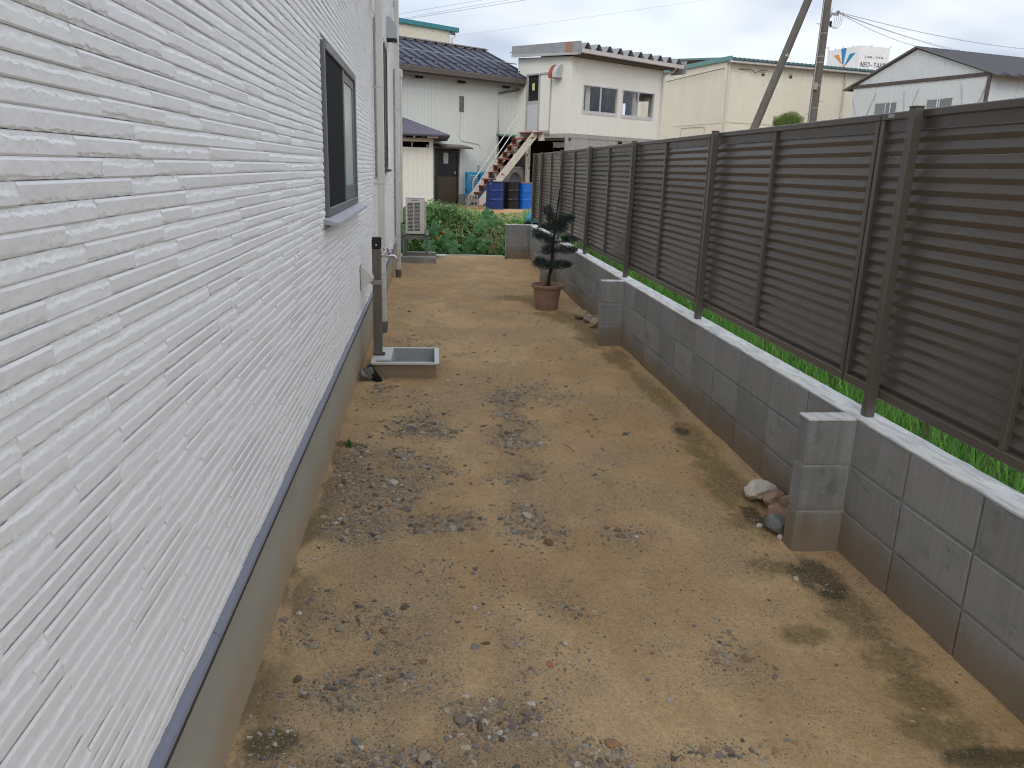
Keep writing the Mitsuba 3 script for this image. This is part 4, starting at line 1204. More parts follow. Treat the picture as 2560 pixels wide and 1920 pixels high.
put('partition', OR_.box(.12, 2.2, -1.9, -1.85, zb, 4.74), 'matte', of, color=(.05, .045, .04))
put('curtain', OR_.box(.62, .86, -.22, -.16, 3.4, 4.4), 'matte', of, color=(.10, .10, .10))
put('curtain', OR_.box(.90, 1.12, -.30, -.20, 3.0, 4.4), 'matte', of, color=(.50, .49, .46))
put('curtain', OR_.box(3.34, 3.50, -.24, -.18, 3.0, 4.4), 'matte', of, color=(.40, .39, .37))
put('shelf', [OR_.box(1.3, 3.1, -1.5, -1.1, zb, 3.62), OR_.box(2.60, 3.0, -.9, -.5, 3.40, 3.56)], 'matte', of, color=(.06, .06, .065))
for (s0, z0, s1, z1) in ((.585, 3.44, 2.305, 4.355), (2.55, 3.42, 4.275, 4.35)):
    w = new_key('window', of)
    hole = sbox(s0, z0, s1, z1)
    mid = (s0 + s1) / 2
    put('frame', [OR_.sheet(hole.buffer(.022, join_style=2).difference(hole.buffer(-.022, join_style=2)), -.04, .02), OR_.box(mid - .022, mid + .022, -.03, .012, z0 + .023, z1 - .023), OR_.box(s0 + .023, s1 - .023, -.03, .014, z0 + .023, z0 + .09)], 'satin', w, color=(.53, .53, .55))
    put('pane', OR_.move(trimesh.Trimesh([(s0 + .03, -.01, z0 + .1), (mid, -.01, z0 + .1), (mid, -.01, z1 - .03), (s0 + .03, -.01, z1 - .03)], [(0, 1, 2), (0, 2, 3)], process=False)), 'clear_glass', w)
    put('pane', OR_.move(trimesh.Trimesh([(mid, -.02, z0 + .1), (s1 - .03, -.02, z0 + .1), (s1 - .03, -.02, z1 - .03), (mid, -.02, z1 - .03)], [(0, 1, 2), (0, 2, 3)], process=False)), 'clear_glass', w)
sd = new_key('sliding_door', of)
put('frame', [OL.box(2.25, 2.29, -.06, .035, 2.80, 4.78), OL.box(1.57, 1.63, -.06, .035, 2.86, 4.72), OL.box(.985, 1.02, -.06, .035, 2.80, 4.78), OL.box(1.021, 2.249, -.06, .045, 4.72, 4.78), OL.box(1.021, 2.249, -.06, .05, 2.79, 2.855)], 'satin', sd, color=(.40, .395, .40))
put('glass', OL.box(1.66, 2.22, -.03, -.02, 3.87, 4.719), 'glossy', sd, color=(.022, .022, .026))
put('sash', [OL.box(1.631, 1.66, -.03, .0, 2.856, 4.719), OL.box(2.22, 2.249, -.03, .0, 2.856, 4.719), OL.box(1.661, 2.219, -.03, .0, 3.75, 3.868)], 'satin', sd, color=(.42, .42, .43))
put('lower_panel', OL.box(1.661, 2.219, -.025, -.005, 2.857, 3.748), 'satin', sd, color=(.52, .54, .60), label='grey blue lower door panel')
put('leaf', OL.box(1.021, 1.569, -.02, .0, 2.857, 4.718), 'cream_steel', sd)
put('sticker', OL.box(1.88, 2.02, -.0195, -.0165, 4.22, 4.46), 'matte', sd, color=(.55, .58, .28), label='pale yellow sticker on the glass')
put('wall_side', OL.box(2.30, 2.82, -.10, .0, zb, 4.76), 'cream_steel', of)
put('sill', OL.box(.98, 2.3, .0, .06, 2.72, 2.786), 'satin', of, color=(.30, .30, .29))
# folded plate roof
prof, z_lo, z_hi = [], 5.40, 5.61
s = -.05
while s < 5.6:
    prof += [(s, z_lo), (s + .15, z_lo), (s + .285, z_hi), (s + .375, z_hi)]
    s += .528
prof = [(a, b) for a, b in prof if a < 5.5]
def plate(d, dz):
    return [OR_.at(a, d, b + dz) for a, b in prof]
front, back = plate(.42, .0), plate(-3.3, .19)
V = np.array(front + back + [p - [0, 0, .012] for p in front] + [p - [0, 0, .012] for p in back])
k = len(prof)
f = []
for i in range(k - 1):
    f += [(i, i + 1, k + i + 1), (i, k + i + 1, k + i), (2 * k + i, 3 * k + i + 1, 2 * k + i + 1), (2 * k + i, 3 * k + i, 3 * k + i + 1), (i, 2 * k + i + 1, i + 1), (i, 2 * k + i, 2 * k + i + 1)]
rf = put('roof', trimesh.Trimesh(V, f, process=False), 'weathered_zinc', of)
put('roof_board', [OR_.box(-.05, 5.2, .2, .3, 5.2, 5.38), OR_.box(0, 4.7, -.2, .2, 5.20, 5.25)], 'matte', rf, color=(.10, .095, .09))
put('gutter', OR_.sidesheet(Polygon([(.34, 5.28), (.47, 5.28), (.50, 5.395), (.47, 5.395), (.45, 5.31), (.34, 5.31)]), -.05, 5.27), 'satin', of, color=(.68, .67, .68))
V = [OL.at(-.50, .10, 5.20), OL.at(-.50, .10, 5.605), OL.at(2.95, .10, 5.74), OL.at(2.95, .10, 5.38)]
V = V + [p + OL.d * .10 for p in V]
put('verge_board', trimesh.convex.convex_hull(np.array(V)), 'weathered_zinc', of)
V = [OL.at(-.46, .201, 5.19), OL.at(-.46, .201, 5.26), OL.at(2.95, .201, 5.46), OL.at(2.95, .201, 5.37)]
put('verge_trim', trimesh.convex.convex_hull(np.array(V + [p + OL.d * .025 for p in V])), 'satin', of, color=(.42, .42, .42))
put('end_plate', OR_.box(5.37, 5.40, -.2, .5, 5.1, 5.56), 'weathered_zinc', of)
put('rain_pipe', tube(OR_.path([(5.0, .36, 5.29), (4.95, .2, 5.15), (4.72, .06, 5.05), (4.66, .06, 4.9), (4.66, .06, .3)]), .045, 8), 'satin', of, color=(.58, .57, .55), smooth=30)
vh = new_key('vent_hood', of)
hp = [(0, 4.55)] + [(.30 * math.sin(a), 4.62 + .36 * math.cos(a)) for a in np.linspace(0, math.pi / 2, 8)] + [(.30, 4.55)]
put('grey_cheek', OL.sidesheet(Polygon(hp), .45, .455), 'satin', vh, color=(.44, .46, .48))
put('red_cheek', [OL.sidesheet(Polygon(hp).buffer(.004).difference(Polygon(hp).buffer(-.006)), .66, .85)], 'satin', vh, color=(.30, .06, .045))
put('hood', OL.sidesheet(Polygon(hp), .456, .658), 'satin', vh, color=(.46, .48, .50))
put('fan_cavity', OL.sidesheet(Polygon(hp).buffer(-.02), .659, .84), 'satin', vh, color=(.30, .06, .045))
put('base_wall', OR_.box(.0, 4.72, -.2, -.02, .2, 2.60), 'grey_concrete', of)
put('shade_lining', [OR_.box(.11, 4.6, -2.735, -2.72, zb, 4.74), OR_.box(.105, .118, -2.7, -.12, zb, 4.74), OR_.box(.12, 4.6, -2.7, -.12, zb + .001, zb + .012)], 'matte', of, color=(.055, .052, .05))  # added near-black panels that dim the interior behind the office windows
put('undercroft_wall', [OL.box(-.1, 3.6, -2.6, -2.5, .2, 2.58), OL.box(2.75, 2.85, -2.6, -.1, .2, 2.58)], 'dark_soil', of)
put('column', OL.box(2.02, 2.14, -.05, .09, .2, 2.59, .01), 'rusting_white_paint', of, label='cream steel column with rust')
put('column', OL.box(2.145, 2.20, -.05, .05, .2, 2.59, .01), 'red_rust', of)
put('edge_beam', OL.box(.0, 2.6, -.10, -.01, 2.50, 2.598), 'matte', of, color=(.05, .04, .035))
put('cross_beam', [OL.box(.05, 1.2, -.40, -.385, 2.30, 2.46), OL.box(.05, 1.2, -.47, -.33, 2.46, 2.475), OL.box(.05, 1.2, -.47, -.33, 2.285, 2.30)], 'rusting_white_paint', of, label='cut end of a cream steel beam')

# machine, drum and clutter under the office
mc = thing('machine_housing', 'grey metal machine housing with rounded opening under the stairs', 'machine')
hole = Polygon([(-.33, .35)] + [(-.33 + .66 * t, 1.05 + .35 * math.sin(math.pi * t) ** .6) for t in np.linspace(0, 1, 14)] + [(.33, .35)])
MF = Frame((3.10, 29.22), 34)
put('casing', MF.sheet(sbox(-.50, .25, .46, 1.55).difference(hole), -.3, 0), 'satin', mc, color=(.34, .345, .34))
put('chute', MF.sheet(hole, -.28, -.2), 'satin', mc, color=(.24, .24, .26))
put('lid', MF.box(-.53, .49, -.32, .03, 1.551, 1.59, .004), 'satin', mc, color=(.42, .43, .43))
dm = thing('dark_tank', 'black round tank on top of the machine housing under the office', 'tank')
put('shell', MF.move(lathe([(0, 1.592), (.28, 1.592), (.30, 1.62), (.30, 2.05), (.27, 2.09), (0, 2.10)], (.42, -.12, 0), 24)), 'satin', dm, color=(.03, .032, .034), smooth=40)
put('flange', MF.move(lathe([(.30, 1.96), (.32, 1.96), (.32, 2.0), (.30, 2.0)], (.42, -.12, 0), 24)), 'satin', dm, color=(.06, .06, .06), smooth=40)

# ------------------------------------------------------------------ stairs (run along -s of the office's long face)
def SF(t):
    o = OL.at(t, 0, 0)
    return Frame((o[0], o[1]), 34)
stair = thing('staircase', 'rusty white steel staircase climbing from the yard to the office door', 'stairs')
tN, tF = 1.47, 2.20
for t, nm in ((tN, 'near'), (tF, 'far')):
    Fm = SF(t)
    x0, z0, x1, z1 = -2.60, .36, -.28, 2.84
    poly = Polygon([(x0 - .12, z0 - .10), (x0 + .06, z0 - .10), (x1 + .12, z1 - .22), (x1 + .12, z1), (x1 - .02, z1), (x0 - .12, z0 + .10)])
    put('stringer', Fm.sheet(poly, -.012, .012), 'rusting_white_paint', stair)
Fm = SF(tF)
for k in range(10):
    s_ = -2.47 + k * .205
    z = .45 + k * .235
    put('tread', [Fm.box(s_ - .11, s_ + .10, .014, tF - tN - .014, z - .012, z), Fm.box(s_ - .112, s_ - .106, .014, tF - tN - .014, z - .05, z - .0125), Fm.box(s_ - .10, s_ + .08, .014, .03, z - .20, z - .013)], 'red_rust', stair)
put('landing', [Fm.box(-.36, .06, -.10, tF - tN + .22, 2.745, 2.785), ], 'red_rust', stair)
put('landing_edge', Fm.box(-.10, .02, tF - tN + .012, tF - tN + .22, 2.50, 2.744), 'rusting_white_paint', stair)
for za, zb_, nm in ((3.42, 1.07, 0), (3.06, .73, 1)):
    pts = Fm.path([(-.20, .0, za - .01), (-.40, .0, za), (-.55, .0, za - .18), (-2.41, .0, zb_)] + ([(-2.42, .0, .95), (-2.42, .0, .36)] if nm == 0 else [])) if nm == 0 else Fm.path([(-.42, .0, za), (-2.40, .0, zb_)])
    put('handrail', tube(pts, .017, 8), 'satin', stair, color=(.66, .66, .64))
for s_ in (-.45, -1.45):
    zt_ = 3.36 + (s_ + .45) * 1.18
    put('rail_post', tube(Fm.path([(s_, 0, zt_), (s_, 0, zt_ - .85)]), .014, 6), 'satin', stair, color=(.6, .6, .57))

# ------------------------------------------------------------------ drums, pallet, blocks
def drum(x, y, R, H, col, colr, label, dent=False):
    d = thing('oil_drum', label, 'drum', 'steel drums beside the stairs')
    z0 = .235
    pr = [(0, .01), (R - .02, .01), (R, 0), (R + .006, .012), (R, .024)]
    for q in np.linspace(.05, 1, 26)[:-1]:
        zz = q * H
        b = .010 * (math.exp(-((zz - H * .345) / .016) ** 2) + math.exp(-((zz - H * .675) / .016) ** 2))
        pr.append((R + b, zz))
    for c in (.345, .675):
        for o in (-.016, 0, .016):
            pr.append((R + (.013 if o == 0 else .004), H * c + o))
    pr = pr[:5] + sorted(pr[5:], key=lambda a: a[1])
    m = lathe(pr, (x, y, z0), 40)
    if dent:
        v = m.vertices
        a = np.arctan2(v[:, 1] - y, v[:, 0] - x)
        w_ = .02 * (meshkit.fbm(np.stack([a * 3, v[:, 2] * 5, a * 0], -1), 3, seed=3) - .5) * (v[:, 2] > z0 + .55)
        m.vertices[:, 0] += np.cos(a) * w_ * 2
        m.vertices[:, 1] += np.sin(a) * w_ * 2
    put('shell', m, 'glossy', d, color=col, smooth=45)
    put('rim', lathe([(R, H - .03), (R + .008, H - .012), (R + .004, H), (R - .012, H), (R - .014, H - .02)], (x, y, z0), 40), 'satin', d, color=colr, smooth=45)
    put('lid', lathe([(R - .013, H - .018), (.05, H - .016), (0, H - .016)], (x, y, z0), 40), 'satin', d, color=colr)
    return d
drum(2.06, 25.55, .285, .87, (.011, .032, .155), (.02, .03, .09), 'dark blue steel drum, left of the three beside the stairs')
drum(2.62, 26.0, .285, .87, (.010, .010, .013), (.03, .03, .03), 'black steel drum between the two blue drums')
d3 = drum(3.17, 26.2, .285, .86, (.014, .12, .50), (.27, .19, .11), 'bright blue steel drum with brown top beside the fence', True)
put('sticker', box(1.90, 1.945, 25.31, 25.313, 1.0, 1.06), 'matte', 'oil_drum', color=(.7, .7, .7))

pal = thing('plastic_pallet', 'blue plastic pallet leaning upright against the building wall', 'pallet')
BL = (.035, .29, .58)
PF = Frame(tuple(MW.at(-2.50, .28, 0)[:2]), 34)
W_, H_ = 1.24, 1.12
put('deck', [PF.box(0, W_, -.02, -.005, .24 + a, .24 + b, .004) for a, b in ((0, .10), (.50, .62), (1.02, 1.12))] + [PF.box(a, b, -.02, -.006, .342, 1.258, .004) for a, b in ((0, .12), (.55, .69), (1.12, 1.24))], 'satin', pal, color=BL)
for i in range(6):
    for (u0, u1) in ((.13, .54), (.70, 1.11)):
        for (q0, q1) in ((.12, .48), (.64, 1.0)):
            zc = .24 + q0 + (q1 - q0) * (i + .5) / 6
            put('slat', PF.box(u0, u1, -.019, -.011, zc - .012, zc + .012), 'satin', pal, color=(.03, .25, .50))
for s_ in (0, .55, 1.12):
    for z_ in (.24, .74, 1.26):
        put('foot', PF.box(s_ + .003, s_ + .117, -.004, .11, z_ + .004, z_ + .096, .006), 'satin', pal, color=(.04, .33, .64))
put('bottom_runner', [PF.box(a + .01, a + .11, .1105, .125, .24, 1.36, .004) for a in (0, .55, 1.12)] + [PF.box(0.121, .549, .1105, .124, z_, z_ + .09, .003) for z_ in (.25, .75, 1.265)] + [PF.box(.671, 1.119, .1105, .124, z_, z_ + .09, .003) for z_ in (.25, .75, 1.265)], 'satin', pal, color=BL)
for i, (z_, lab) in enumerate(((.235, 'hollow concrete block on the ground beside the lowest stair'), (.432, 'hollow concrete block stacked on another beside the lowest stair'))):
    bf = Frame((1.22 + .02 * i, 26.75), 20 + 6 * i)
    poly = sbox(0, z_, .40, z_ + .19)
    for a in (.035, .155, .275):
        poly = poly.difference(sbox(a, z_ + .04, a + .09, z_ + .15))
    put('hollow_block', bf.sheet(poly, -.1, 0), 'grey_concrete', label=lab, cat='concrete block')

# ------------------------------------------------------------------ garden shed
sh = thing('shed', 'small cream shed with dark hipped roof beyond the air conditioner', 'shed')
SH = Frame((.07, 24.0), 180, flip=True)     # s runs to the left
hp_ = sbox(0, .2, 3.4, 2.24)
gap = sbox(.12, 2.04, 3.3, 2.20)
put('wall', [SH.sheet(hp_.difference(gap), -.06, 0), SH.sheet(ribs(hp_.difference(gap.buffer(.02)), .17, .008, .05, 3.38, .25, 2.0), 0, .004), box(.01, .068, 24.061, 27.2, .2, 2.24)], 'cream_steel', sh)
put('beam', [SH.box(0, 3.4, -.1, .01, 2.241, 2.30, .004)], 'rusting_white_paint', sh)
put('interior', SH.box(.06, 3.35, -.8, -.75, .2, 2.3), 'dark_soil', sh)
for q_ in (SH.box(.60, .64, -.2, -.07, 2.05, 2.19), SH.box(.13, .2, -.3, -.07, 2.05, 2.12)):
    put('bracket', q_, 'matte', sh, color=(.55, .54, .5))
ex, ey, ez, sl2 = .55, 23.5, 2.40, .37
L_ = 4.4
cx_, cy_ = ex - L_ / 2, ey + L_ / 2
pk_ = (cx_, cy_, ez + sl2 * L_ / 2)
c4 = [(ex, ey, ez), (ex - L_, ey, ez), (ex - L_, ey + L_, ez), (ex, ey + L_, ez)]
rfs = put('roof', trimesh.convex.convex_hull(np.array(c4 + [pk_] + [(a, b, c - .045) for a, b, c in c4])), 'satin', sh, color=(.078, .07, .10))
r = np.random.default_rng(51)
for i in range(14):
    u_, v_ = r.uniform(.1, 2.1), 0
    q = r.uniform(.12, 1.5)
    x_ = ex - q - r.uniform(0.1, 1.3)
    put('fixing', box(x_ - .014, x_ + .014, ey + q - .014, ey + q + .014, ez + sl2 * q - .002, ez + sl2 * q + .012), 'satin', rfs, color=(.30, .30, .34))
for i in range(7):
    x_ = .35 - i * .55
    put('rafter', box(x_ - .03, x_ + .03, 23.53, 24.2, 2.305, 2.354), 'matte', sh, color=(.07, .055, .045))
for q_ in (box(-.10, .22, 23.62, 23.64, 2.30, 2.35), box(-.50, -.45, 23.62, 23.64, 2.29, 2.35)):
    put('fascia_board', q_, 'matte', sh, color=(.65, .64, .6))

# ------------------------------------------------------------------ beige hall with teal roof
HA, HB = Frame((13.17, 36.0), 14), Frame((13.17, 36.0), 104, flip=True)
hall = thing('beige_hall', 'large beige metal hall with teal corrugated roof behind the utility pole', 'hall')
pr_ = sbox(0, .2, 11, 6.36)
pl_ = sbox(0, .2, 9, 6.42)
put('wall', [HA.sheet(pr_, -.12, 0), HA.sheet(ribs(pr_, .42, .06, .25, 11, 3.88, 6.3), 0, .010), HA.sheet(ribs(pr_, .42, .06, .45, 11, .3, 3.83), 0, .010)], 'beige_steel', hall)
put('wall', [HB.sheet(pl_, -.12, 0), HB.sheet(ribs(pl_, .45, .06, .2, 9, .3, 6.38), 0, .006)], 'beige_steel', hall, label='side wall of the hall facing the yard')
put('girt_joint', [HA.box(.05, 11, .0, .022, 3.835, 3.875), HB.box(.02, 4.2, .0, .02, 3.80, 3.83)], 'satin', hall, color=(.52, .50, .42))
put('roof_edge', HB.box(-.32, 9, -.05, .10, 6.42, 6.62, .01), 'satin', hall, color=(.12, .26, .265))
put('eave_board', HA.box(-.05, 11.2, .16, .34, 6.36, 6.46, .01), 'satin', hall, color=(.58, .59, .59))
put('soffit', HA.box(0, 11, .001, .16, 6.36, 6.44), 'matte', hall, color=(.3, .29, .26))
s, pf = 0.0, []
while s < 11.3:
    pf += [(s, 6.47), (s + .05, 6.47), (s + .13, 6.57), (s + .16, 6.57)]
    s += .24
k = len(pf)
fr_ = [HA.at(a, .40, b) for a, b in pf]; bk_ = [HA.at(a, -9, b + .9) for a, b in pf]
lo_ = [HA.at(a, .40, 6.465) for a, b in pf]
f = []
for i in range(k - 1):
    f += [(i, i + 1, k + i + 1), (i, k + i + 1, k + i), (i, 2 * k + i + 1, i + 1), (i, 2 * k + i, 2 * k + i + 1)]
put('roof', trimesh.Trimesh(np.array(fr_ + bk_ + lo_), f, process=False), 'satin', hall, color=(.055, .115, .12))
for s_ in (1.95, 3.48):
    m = lathe([(0, .03), (.09, .03), (.10, 0)], (0, 0, 0), 16)
    M = np.eye(4); M[:3, 0], M[:3, 1], M[:3, 2], M[:3, 3] = HA.s, [0, 0, 1], HA.d, HA.at(s_, .01, 6.03)
    m.apply_transform(M)
    put('round_vent', m, 'satin', hall, color=(.36, .35, .32), smooth=40)
    put('vent_mouth', HA.box(s_ - .06, s_ + .06, .04, .06, 5.95, 6.02), 'matte', hall, color=(.03, .03, .03))
put('rain_pipe', tube(HA.path([(.10, .06, 6.36), (.10, .06, .3)]), .05, 8), 'satin', hall, color=(.55, .54, .50))
put('rain_pipe', tube(HA.path([(6.62, .06, 6.36), (6.60, .06, .3)]), .06, 8), 'satin', hall, color=(.46, .45, .42))
put('hatch', HB.sheet(sbox(1.3, 3.05, 3.4, 3.72).difference(sbox(1.33, 3.08, 3.37, 3.69)), .012, .035), 'satin', hall, color=(.5, .49, .42))
put('cable', tube([HB.at(5.0, .12, 5.98), HB.at(2.5, .12, 6.06), HB.at(.2, .14, 6.12), HA.at(1.2, .14, 6.16), HA.at(1.45, .12, 6.02), HA.at(1.7, .12, 6.15), HA.at(2.1, .12, 6.19)], .017, 5), 'matte', hall, color=(.06, .06, .06))

# ------------------------------------------------------------------ white gable-fronted shed
GB, GA = Frame((20.10, 28.0), 108, flip=True), Frame((20.10, 28.0), 14)
gb = thing('white_gabled_building', 'white panelled building with dark gabled roof above the near end of the fence', 'building')
ev, pkz, pks, Wd = 5.34, 6.59, 3.30, 6.27
gw = Polygon([(0, .2), (Wd, .2), (Wd, ev), (pks, pkz - .06), (0, ev)])
wz0, wz1 = 3.4, 4.63
ws = ((3.88, 5.01), (1.36, 2.52))
gh = gw.difference(unary_union([sbox(a, wz0, b, wz1) for a, b in ws]))
put('wall', GB.sheet(gh, -.12, 0), 'satin', gb, color=(.57, .625, .65))
put('panel_joint', [GB.box(s_ - .02, s_ + .02, .006, .02, .3, z_) for s_, z_ in ((.93, 5.6), (2.02, 6.0), (2.75, 6.3), (3.25, 6.5), (4.2, 6.1), (5.15, 5.7))], 'satin', gb, color=(.65, .70, .725))
put('side_wall', [GA.sheet(sbox(0, .2, 9, ev), -.12, 0), GA.sheet(ribs(sbox(.05, .3, 9, ev), .9, .03, .5, 9, .3, ev), 0, .012)], 'satin', gb, color=(.57, .62, .645))
put('girt', GB.box(-.02, Wd + .05, .007, .05, ev - .06, ev + .07, .005), 'satin', gb, color=(.085, .065, .065))
put('corner_post', GB.box(-.06, .06, .0065, .09, .2, ev - .061, .005), 'satin', gb, color=(.10, .07, .075))
for a, b in ws:
    w = new_key('window', gb)
    hole = sbox(a, wz0, b, wz1)
    put('frame', [GB.sheet(hole.buffer(.03, join_style=2).difference(hole.buffer(-.03, join_style=2)), -.05, .012), GB.box((a + b) / 2 - .02, (a + b) / 2 + .02, -.04, .008, wz0 + .041, wz1 - .041)], 'satin', w, color=(.55, .57, .57))
    put('pane', GB.box(a + .041, (a + b) / 2 - .021, -.012, -.004, wz0 + .041, wz1 - .041), 'glossy', w, color=(.17, .19, .21))
    put('pane', GB.box((a + b) / 2 + .021, b - .041, -.02, -.012, wz0 + .041, wz1 - .041), 'glossy', w, color=(.19, .22, .25))
for s0_, s1_, z0_, z1_ in ((6.25, 5.6, 4.9, 3.5), (5.0, 5.55, 5.02, 3.7), (3.62, 3.42, 5.02, 3.7), (2.95, 3.38, 5.05, 3.7), (1.12, .75, 5.1, 3.7), (.10, .55, 4.9, 3.7)):
    put('brace', tube(GB.path([(s0_, .03, z0_), (s1_, .03, z1_)]), .014, 5), 'satin', gb, color=(.40, .40, .41))
def gable_roof(s0, s1):
    a, b = (s0, ev + (pkz - ev) * s0 / pks if s0 < pks else 0), 0
for s0_, z0_, s1_, z1_ in ((-.42, ev - .11, pks, pkz), (pks, pkz, Wd + .45, ev - .12)):
    m = GB.sheet(Polygon([(s0_, z0_), (s1_, z1_), (s1_, z1_ + .05), (s0_, z0_ + .05)]), -.1, .14)
    put('verge', m, 'satin', gb, color=(.16, .16, .175))
dirr = GA.s * 9.3
for (s0_, z0_), (s1_, z1_) in (((-.45, ev - .07), (pks, pkz + .055)), ((pks, pkz + .055), (Wd + .48, ev - .07))):
    P = [GB.at(s0_, .13, z0_), GB.at(s1_, .13, z1_)]
    P = P + [p + dirr + GB.d * -.3 for p in P]
    P = np.array(P + [p - [0, 0, .05] for p in P])
    rk = put('roof', trimesh.convex.convex_hull(P), 'matte', gb, color=(.065, .067, .078))
    if s0_ < 0:
        for k in range(12):
            o = GA.s * (.5 + k * .75)
            p0 = GB.at(s0_ - .01, .2, z0_) + o
            p1 = GB.at(s0_ + .25, .2, z0_ + (z1_ - z0_) * .25 / (s1_ - s0_)) + o
            put('roof_rib', tube([p0 + [0, 0, .005], p1 + [0, 0, .005]], .025, 5), 'matte', rk, color=(.065, .067, .078))

# ------------------------------------------------------------------ sign tower
SR, SL = Frame((48.24, 90.0), 10), Frame((48.24, 90.0), 106, flip=True)
sg = thing('rooftop_sign', 'white box sign with orange and blue ray emblem and NEO-TAKE lettering far behind', 'sign')
D2 = SL.s * 5.0
put('box', trimesh.convex.convex_hull(np.array([p + [0, 0, z] for z in (12.4, 16.12) for p in (SR.at(0, 0, 0), SR.at(4.06, 0, 0), SR.at(4.06, 0, 0) + D2, SR.at(0, 0, 0) + D2)])), 'satin', sg, color=(.80, .83, .86))
pc_ = SR.at(2.0, 0, 0) + D2 / 2
put('tower', box(pc_[0] - 1.4, pc_[0] + 1.4, pc_[1] - 1.4, pc_[1] + 1.4, .2, 12.4), 'satin', sg, color=(.5, .51, .52))
def ray_(pts, col):
    put('emblem_ray', SL.sheet(Polygon(pts), .004, .03), 'satin', sg, color=col)
ray_([(3.97, 15.49), (3.15, 15.51), (2.52, 14.46), (2.70, 14.50)], (.72, .30, .07))
ray_([(2.88, 16.10), (2.04, 16.10), (2.22, 14.36), (2.42, 14.34)], (.035, .24, .52))
ray_([(1.44, 15.42), (.59, 15.40), (1.84, 14.24), (2.02, 14.30)], (.035, .26, .52))
ray_([(2.30, 14.29), (1.98, 14.29), (1.83, 13.5), (2.12, 13.5)], (.72, .33, .10))
ray_([(2.75, 14.05), (2.45, 14.2), (2.40, 13.6), (2.85, 13.6)], (.05, .27, .36))
tm = meshkit.text_mesh('NEO-TAKE', .52, depth=.02, bold=True)
v = tm.vertices
sx_ = 3.38 / (v[:, 0].max() - v[:, 0].min())
put('lettering', SR.move(trimesh.Trimesh(np.stack([.27 + (v[:, 0] - v[:, 0].min()) * sx_ + .16 * v[:, 1], .004 + v[:, 2], 13.90 + v[:, 1]], 1), tm.faces, process=False)), 'satin', sg, color=(.17, .185, .21))
gl = []
r = np.random.default_rng(61)
for i in range(12):
    if i == 5:
        gl.append(SR.box(.80 + i * .215, .84 + i * .215, .004, .02, 14.86, 14.91))
        continue
    x_ = .78 + i * .215
    for zz in (14.88, 14.97, 15.06):
        if r.random() < .75:
            gl.append(SR.box(x_, x_ + .16, .004, .02, zz, zz + .028))
    gl.append(SR.box(x_ + .06, x_ + .09, .005, .022, 14.87, 15.08))
    if r.random() < .5:
        gl.append(SR.box(x_, x_ + .03, .0045, .021, 14.87, 15.05))
put('small_lettering', gl, 'satin', sg, color=(.12, .13, .14))
for fr__, ss in ((SL, (1.0, 2.4, 3.7, 4.85)), (SR, (1.4, 4.0))):
    for s_ in ss:
        put('lamp_arm', tube([fr__.at(s_, .1, 16.10), fr__.at(s_, .18, 16.30)], .035, 5), 'satin', sg, color=(.4, .4, .42))

# ------------------------------------------------------------------ poles and wires
up = thing('utility_pole', 'round concrete utility pole rising behind the fence', 'utility pole')
put('shaft', tube([(12.60, 26.0, -.3), (12.61, 26, 4), (12.63, 26, 9.6)], [.150, .140, .122], 18), 'pole_concrete', up, smooth=50)
for z in (3.75, 4.45, 5.15, 5.33, 6.02):
    put('band', lathe([(.139, -.012), (.144, -.012), (.144, .012), (.139, .012)], (12.615, 26.0, z), 18), 'satin', up, color=(.36, .36, .35), smooth=40)
for z, sgn in ((3.55, -1), (3.95, 1), (4.85, -1), (5.6, 1), (6.3, -1)):
    put('step_bolt', tube([(12.615 + sgn * .13, 25.98, z), (12.615 + sgn * .28, 25.98, z + .005)], .010, 6), 'satin', up, color=(.22, .22, .22))
put('conduit', tube([(12.46, 25.93, 3.0), (12.47, 25.93, 5.3), (12.485, 25.93, 9.5)], .014, 6), 'satin', up, color=(.45, .45, .44))
put('clamp_box', box(12.44, 12.56, 25.80, 25.87, 4.30, 4.52, .01), 'satin', up, color=(.30, .30, .29))
br = new_key('bracket', up)
put('arm', box(12.72, 13.05, 25.97, 26.03, 6.58, 6.66, .01), 'satin', br, color=(.30, .30, .31))
put('hardware', [box(12.98, 13.06, 25.95, 26.05, 6.64, 6.72, .01), box(12.68, 12.78, 25.9, 26.1, 6.50, 6.62, .01)], 'satin', br, color=(.22, .22, .22))
for i in range(5):
    rr = .14 + .035 * i
    pts = [(12.80 + .05 * i + rr * math.cos(a) * .8, 25.95 + .02 * i, 6.42 + .03 * i + rr * 1.25 * math.sin(a)) for a in np.linspace(math.pi * .75, math.pi * 2.15, 14)]
    put('slack_loop', tube(pts, .006, 5), 'matte', br, color=(.10, .10, .11))
put('splice', box(12.77, 12.83, 25.92, 25.98, 6.22, 6.40, .015), 'matte', br, color=(.03, .03, .03))
lp_ = thing('stay_pole', 'leaning concrete prop pole bracing the utility pole', 'pole')
put('shaft', tube([(9.47, 26.05, -.4), (10.695, 26.05, 3.12), (12.53, 26.05, 8.6)], [.138, .132, .118], 16), 'pole_concrete', lp_, smooth=50)
put('collar', tube([(11.43, 26.05, 5.28), (11.46, 26.05, 5.36)], [.129, .129], 16), 'satin', lp_, color=(.36, .36, .36), smooth=40)


def wire(pts, sag, rad, label):
    a, b = np.array(pts[0], float), np.array(pts[1], float)
    t = np.linspace(0, 1, 24)
    P = a + (b - a) * t[:, None]
    P[:, 2] -= sag * 4 * t * (1 - t)
    put('overhead_wire', tube(P, rad, 5), 'matte', color=(.30, .31, .33), label=label, cat='wire')


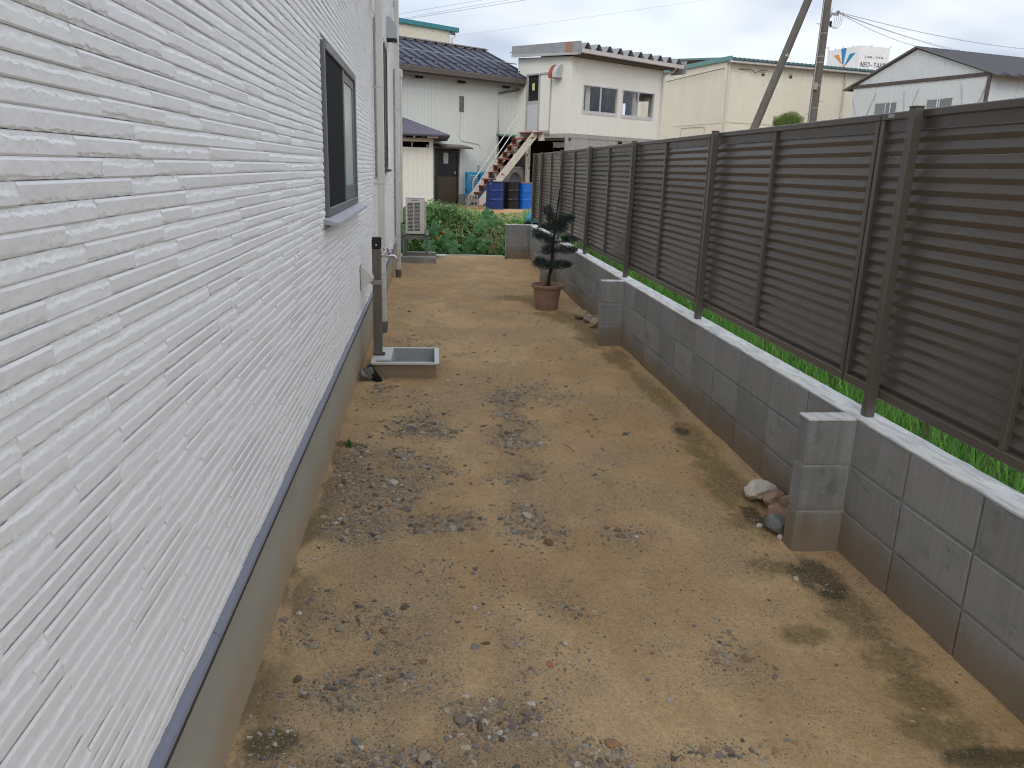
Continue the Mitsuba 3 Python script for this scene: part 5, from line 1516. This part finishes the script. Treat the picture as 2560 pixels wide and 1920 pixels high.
wire([(13.05, 26.0, 6.68), (34.0, 42.0, 8.55)], .25, .010, 'uppermost service wire running right from the pole bracket')
wire([(13.05, 26.0, 6.66), (19.13, 31.2, 6.63)], .10, .008, 'service wire from the pole bracket down to the gable peak')
wire([(13.05, 26.0, 6.67), (23.0, 33.0, 6.75)], .12, .007, 'service wire from the pole bracket to the dark roof slope')
wire([(13.05, 26.0, 6.65), (38.0, 44.0, 8.1)], .55, .006, 'thin slack wire below the uppermost service wire')
wire([(-12, 60, 9.45), (22, 60, 16.1)], 0, .013, 'power line, lowest of the three over the dark roof')
wire([(-12, 60, 9.15), (22, 60, 15.95)], -.4, .010, 'power line, middle of the three over the dark roof')
wire([(-12, 60, 9.45), (22, 60, 15.9)], -.55, .010, 'power line, uppermost of the three over the dark roof')
wire([(-6, 60, 9.1), (34, 60, 16.3)], 0, .006, 'faint long wire crossing the sky over the office roof')

# small pine beyond the fence
pt = thing('garden_pine', 'small light green pine top showing over the fence beside the pole', 'tree')
put('trunk', tube([(9.95, 22, -.3), (9.92, 22, 1.6), (9.97, 22, 3.0)], [.07, .055, .03], 10), 'bark', pt, smooth=50)
r = np.random.default_rng(71)
n = 9000
u = r.normal(size=(n, 3)); u /= np.linalg.norm(u, axis=1, keepdims=True)
lump = 1 + .5 * (meshkit.fbm(u * 2.3 + 5, 3, seed=14) - .5)
c0 = u * (lump * r.random(n) ** .33)[:, None] * [.40, .40, .27] + [9.97, 22, 2.98]
holes_ = meshkit.fbm(c0 * 7, 3, seed=3) > .40
c0, u = c0[holes_], u[holes_]
n = len(c0)
dirs = u * .6 + [0, 0, .8] + r.normal(0, .5, (n, 3)); dirs /= np.linalg.norm(dirs, axis=1, keepdims=True)
side = np.cross(dirs, r.normal(size=(n, 3))); side /= np.linalg.norm(side, axis=1, keepdims=True)
V = np.stack([c0 - side * .004, c0 + side * .004, c0 + dirs * r.uniform(.05, .10, n)[:, None]], 1).reshape(-1, 3)
cc = np.array([(.10, .17, .03), (.16, .24, .05), (.05, .09, .025), (.20, .27, .07)])[r.integers(4, size=n)] * r.uniform(.7, 1.2, (n, 1))
put('crown', (V, np.arange(3 * n).reshape(-1, 3)), 'leafy', pt, color=np.repeat(cc, 3, axis=0))
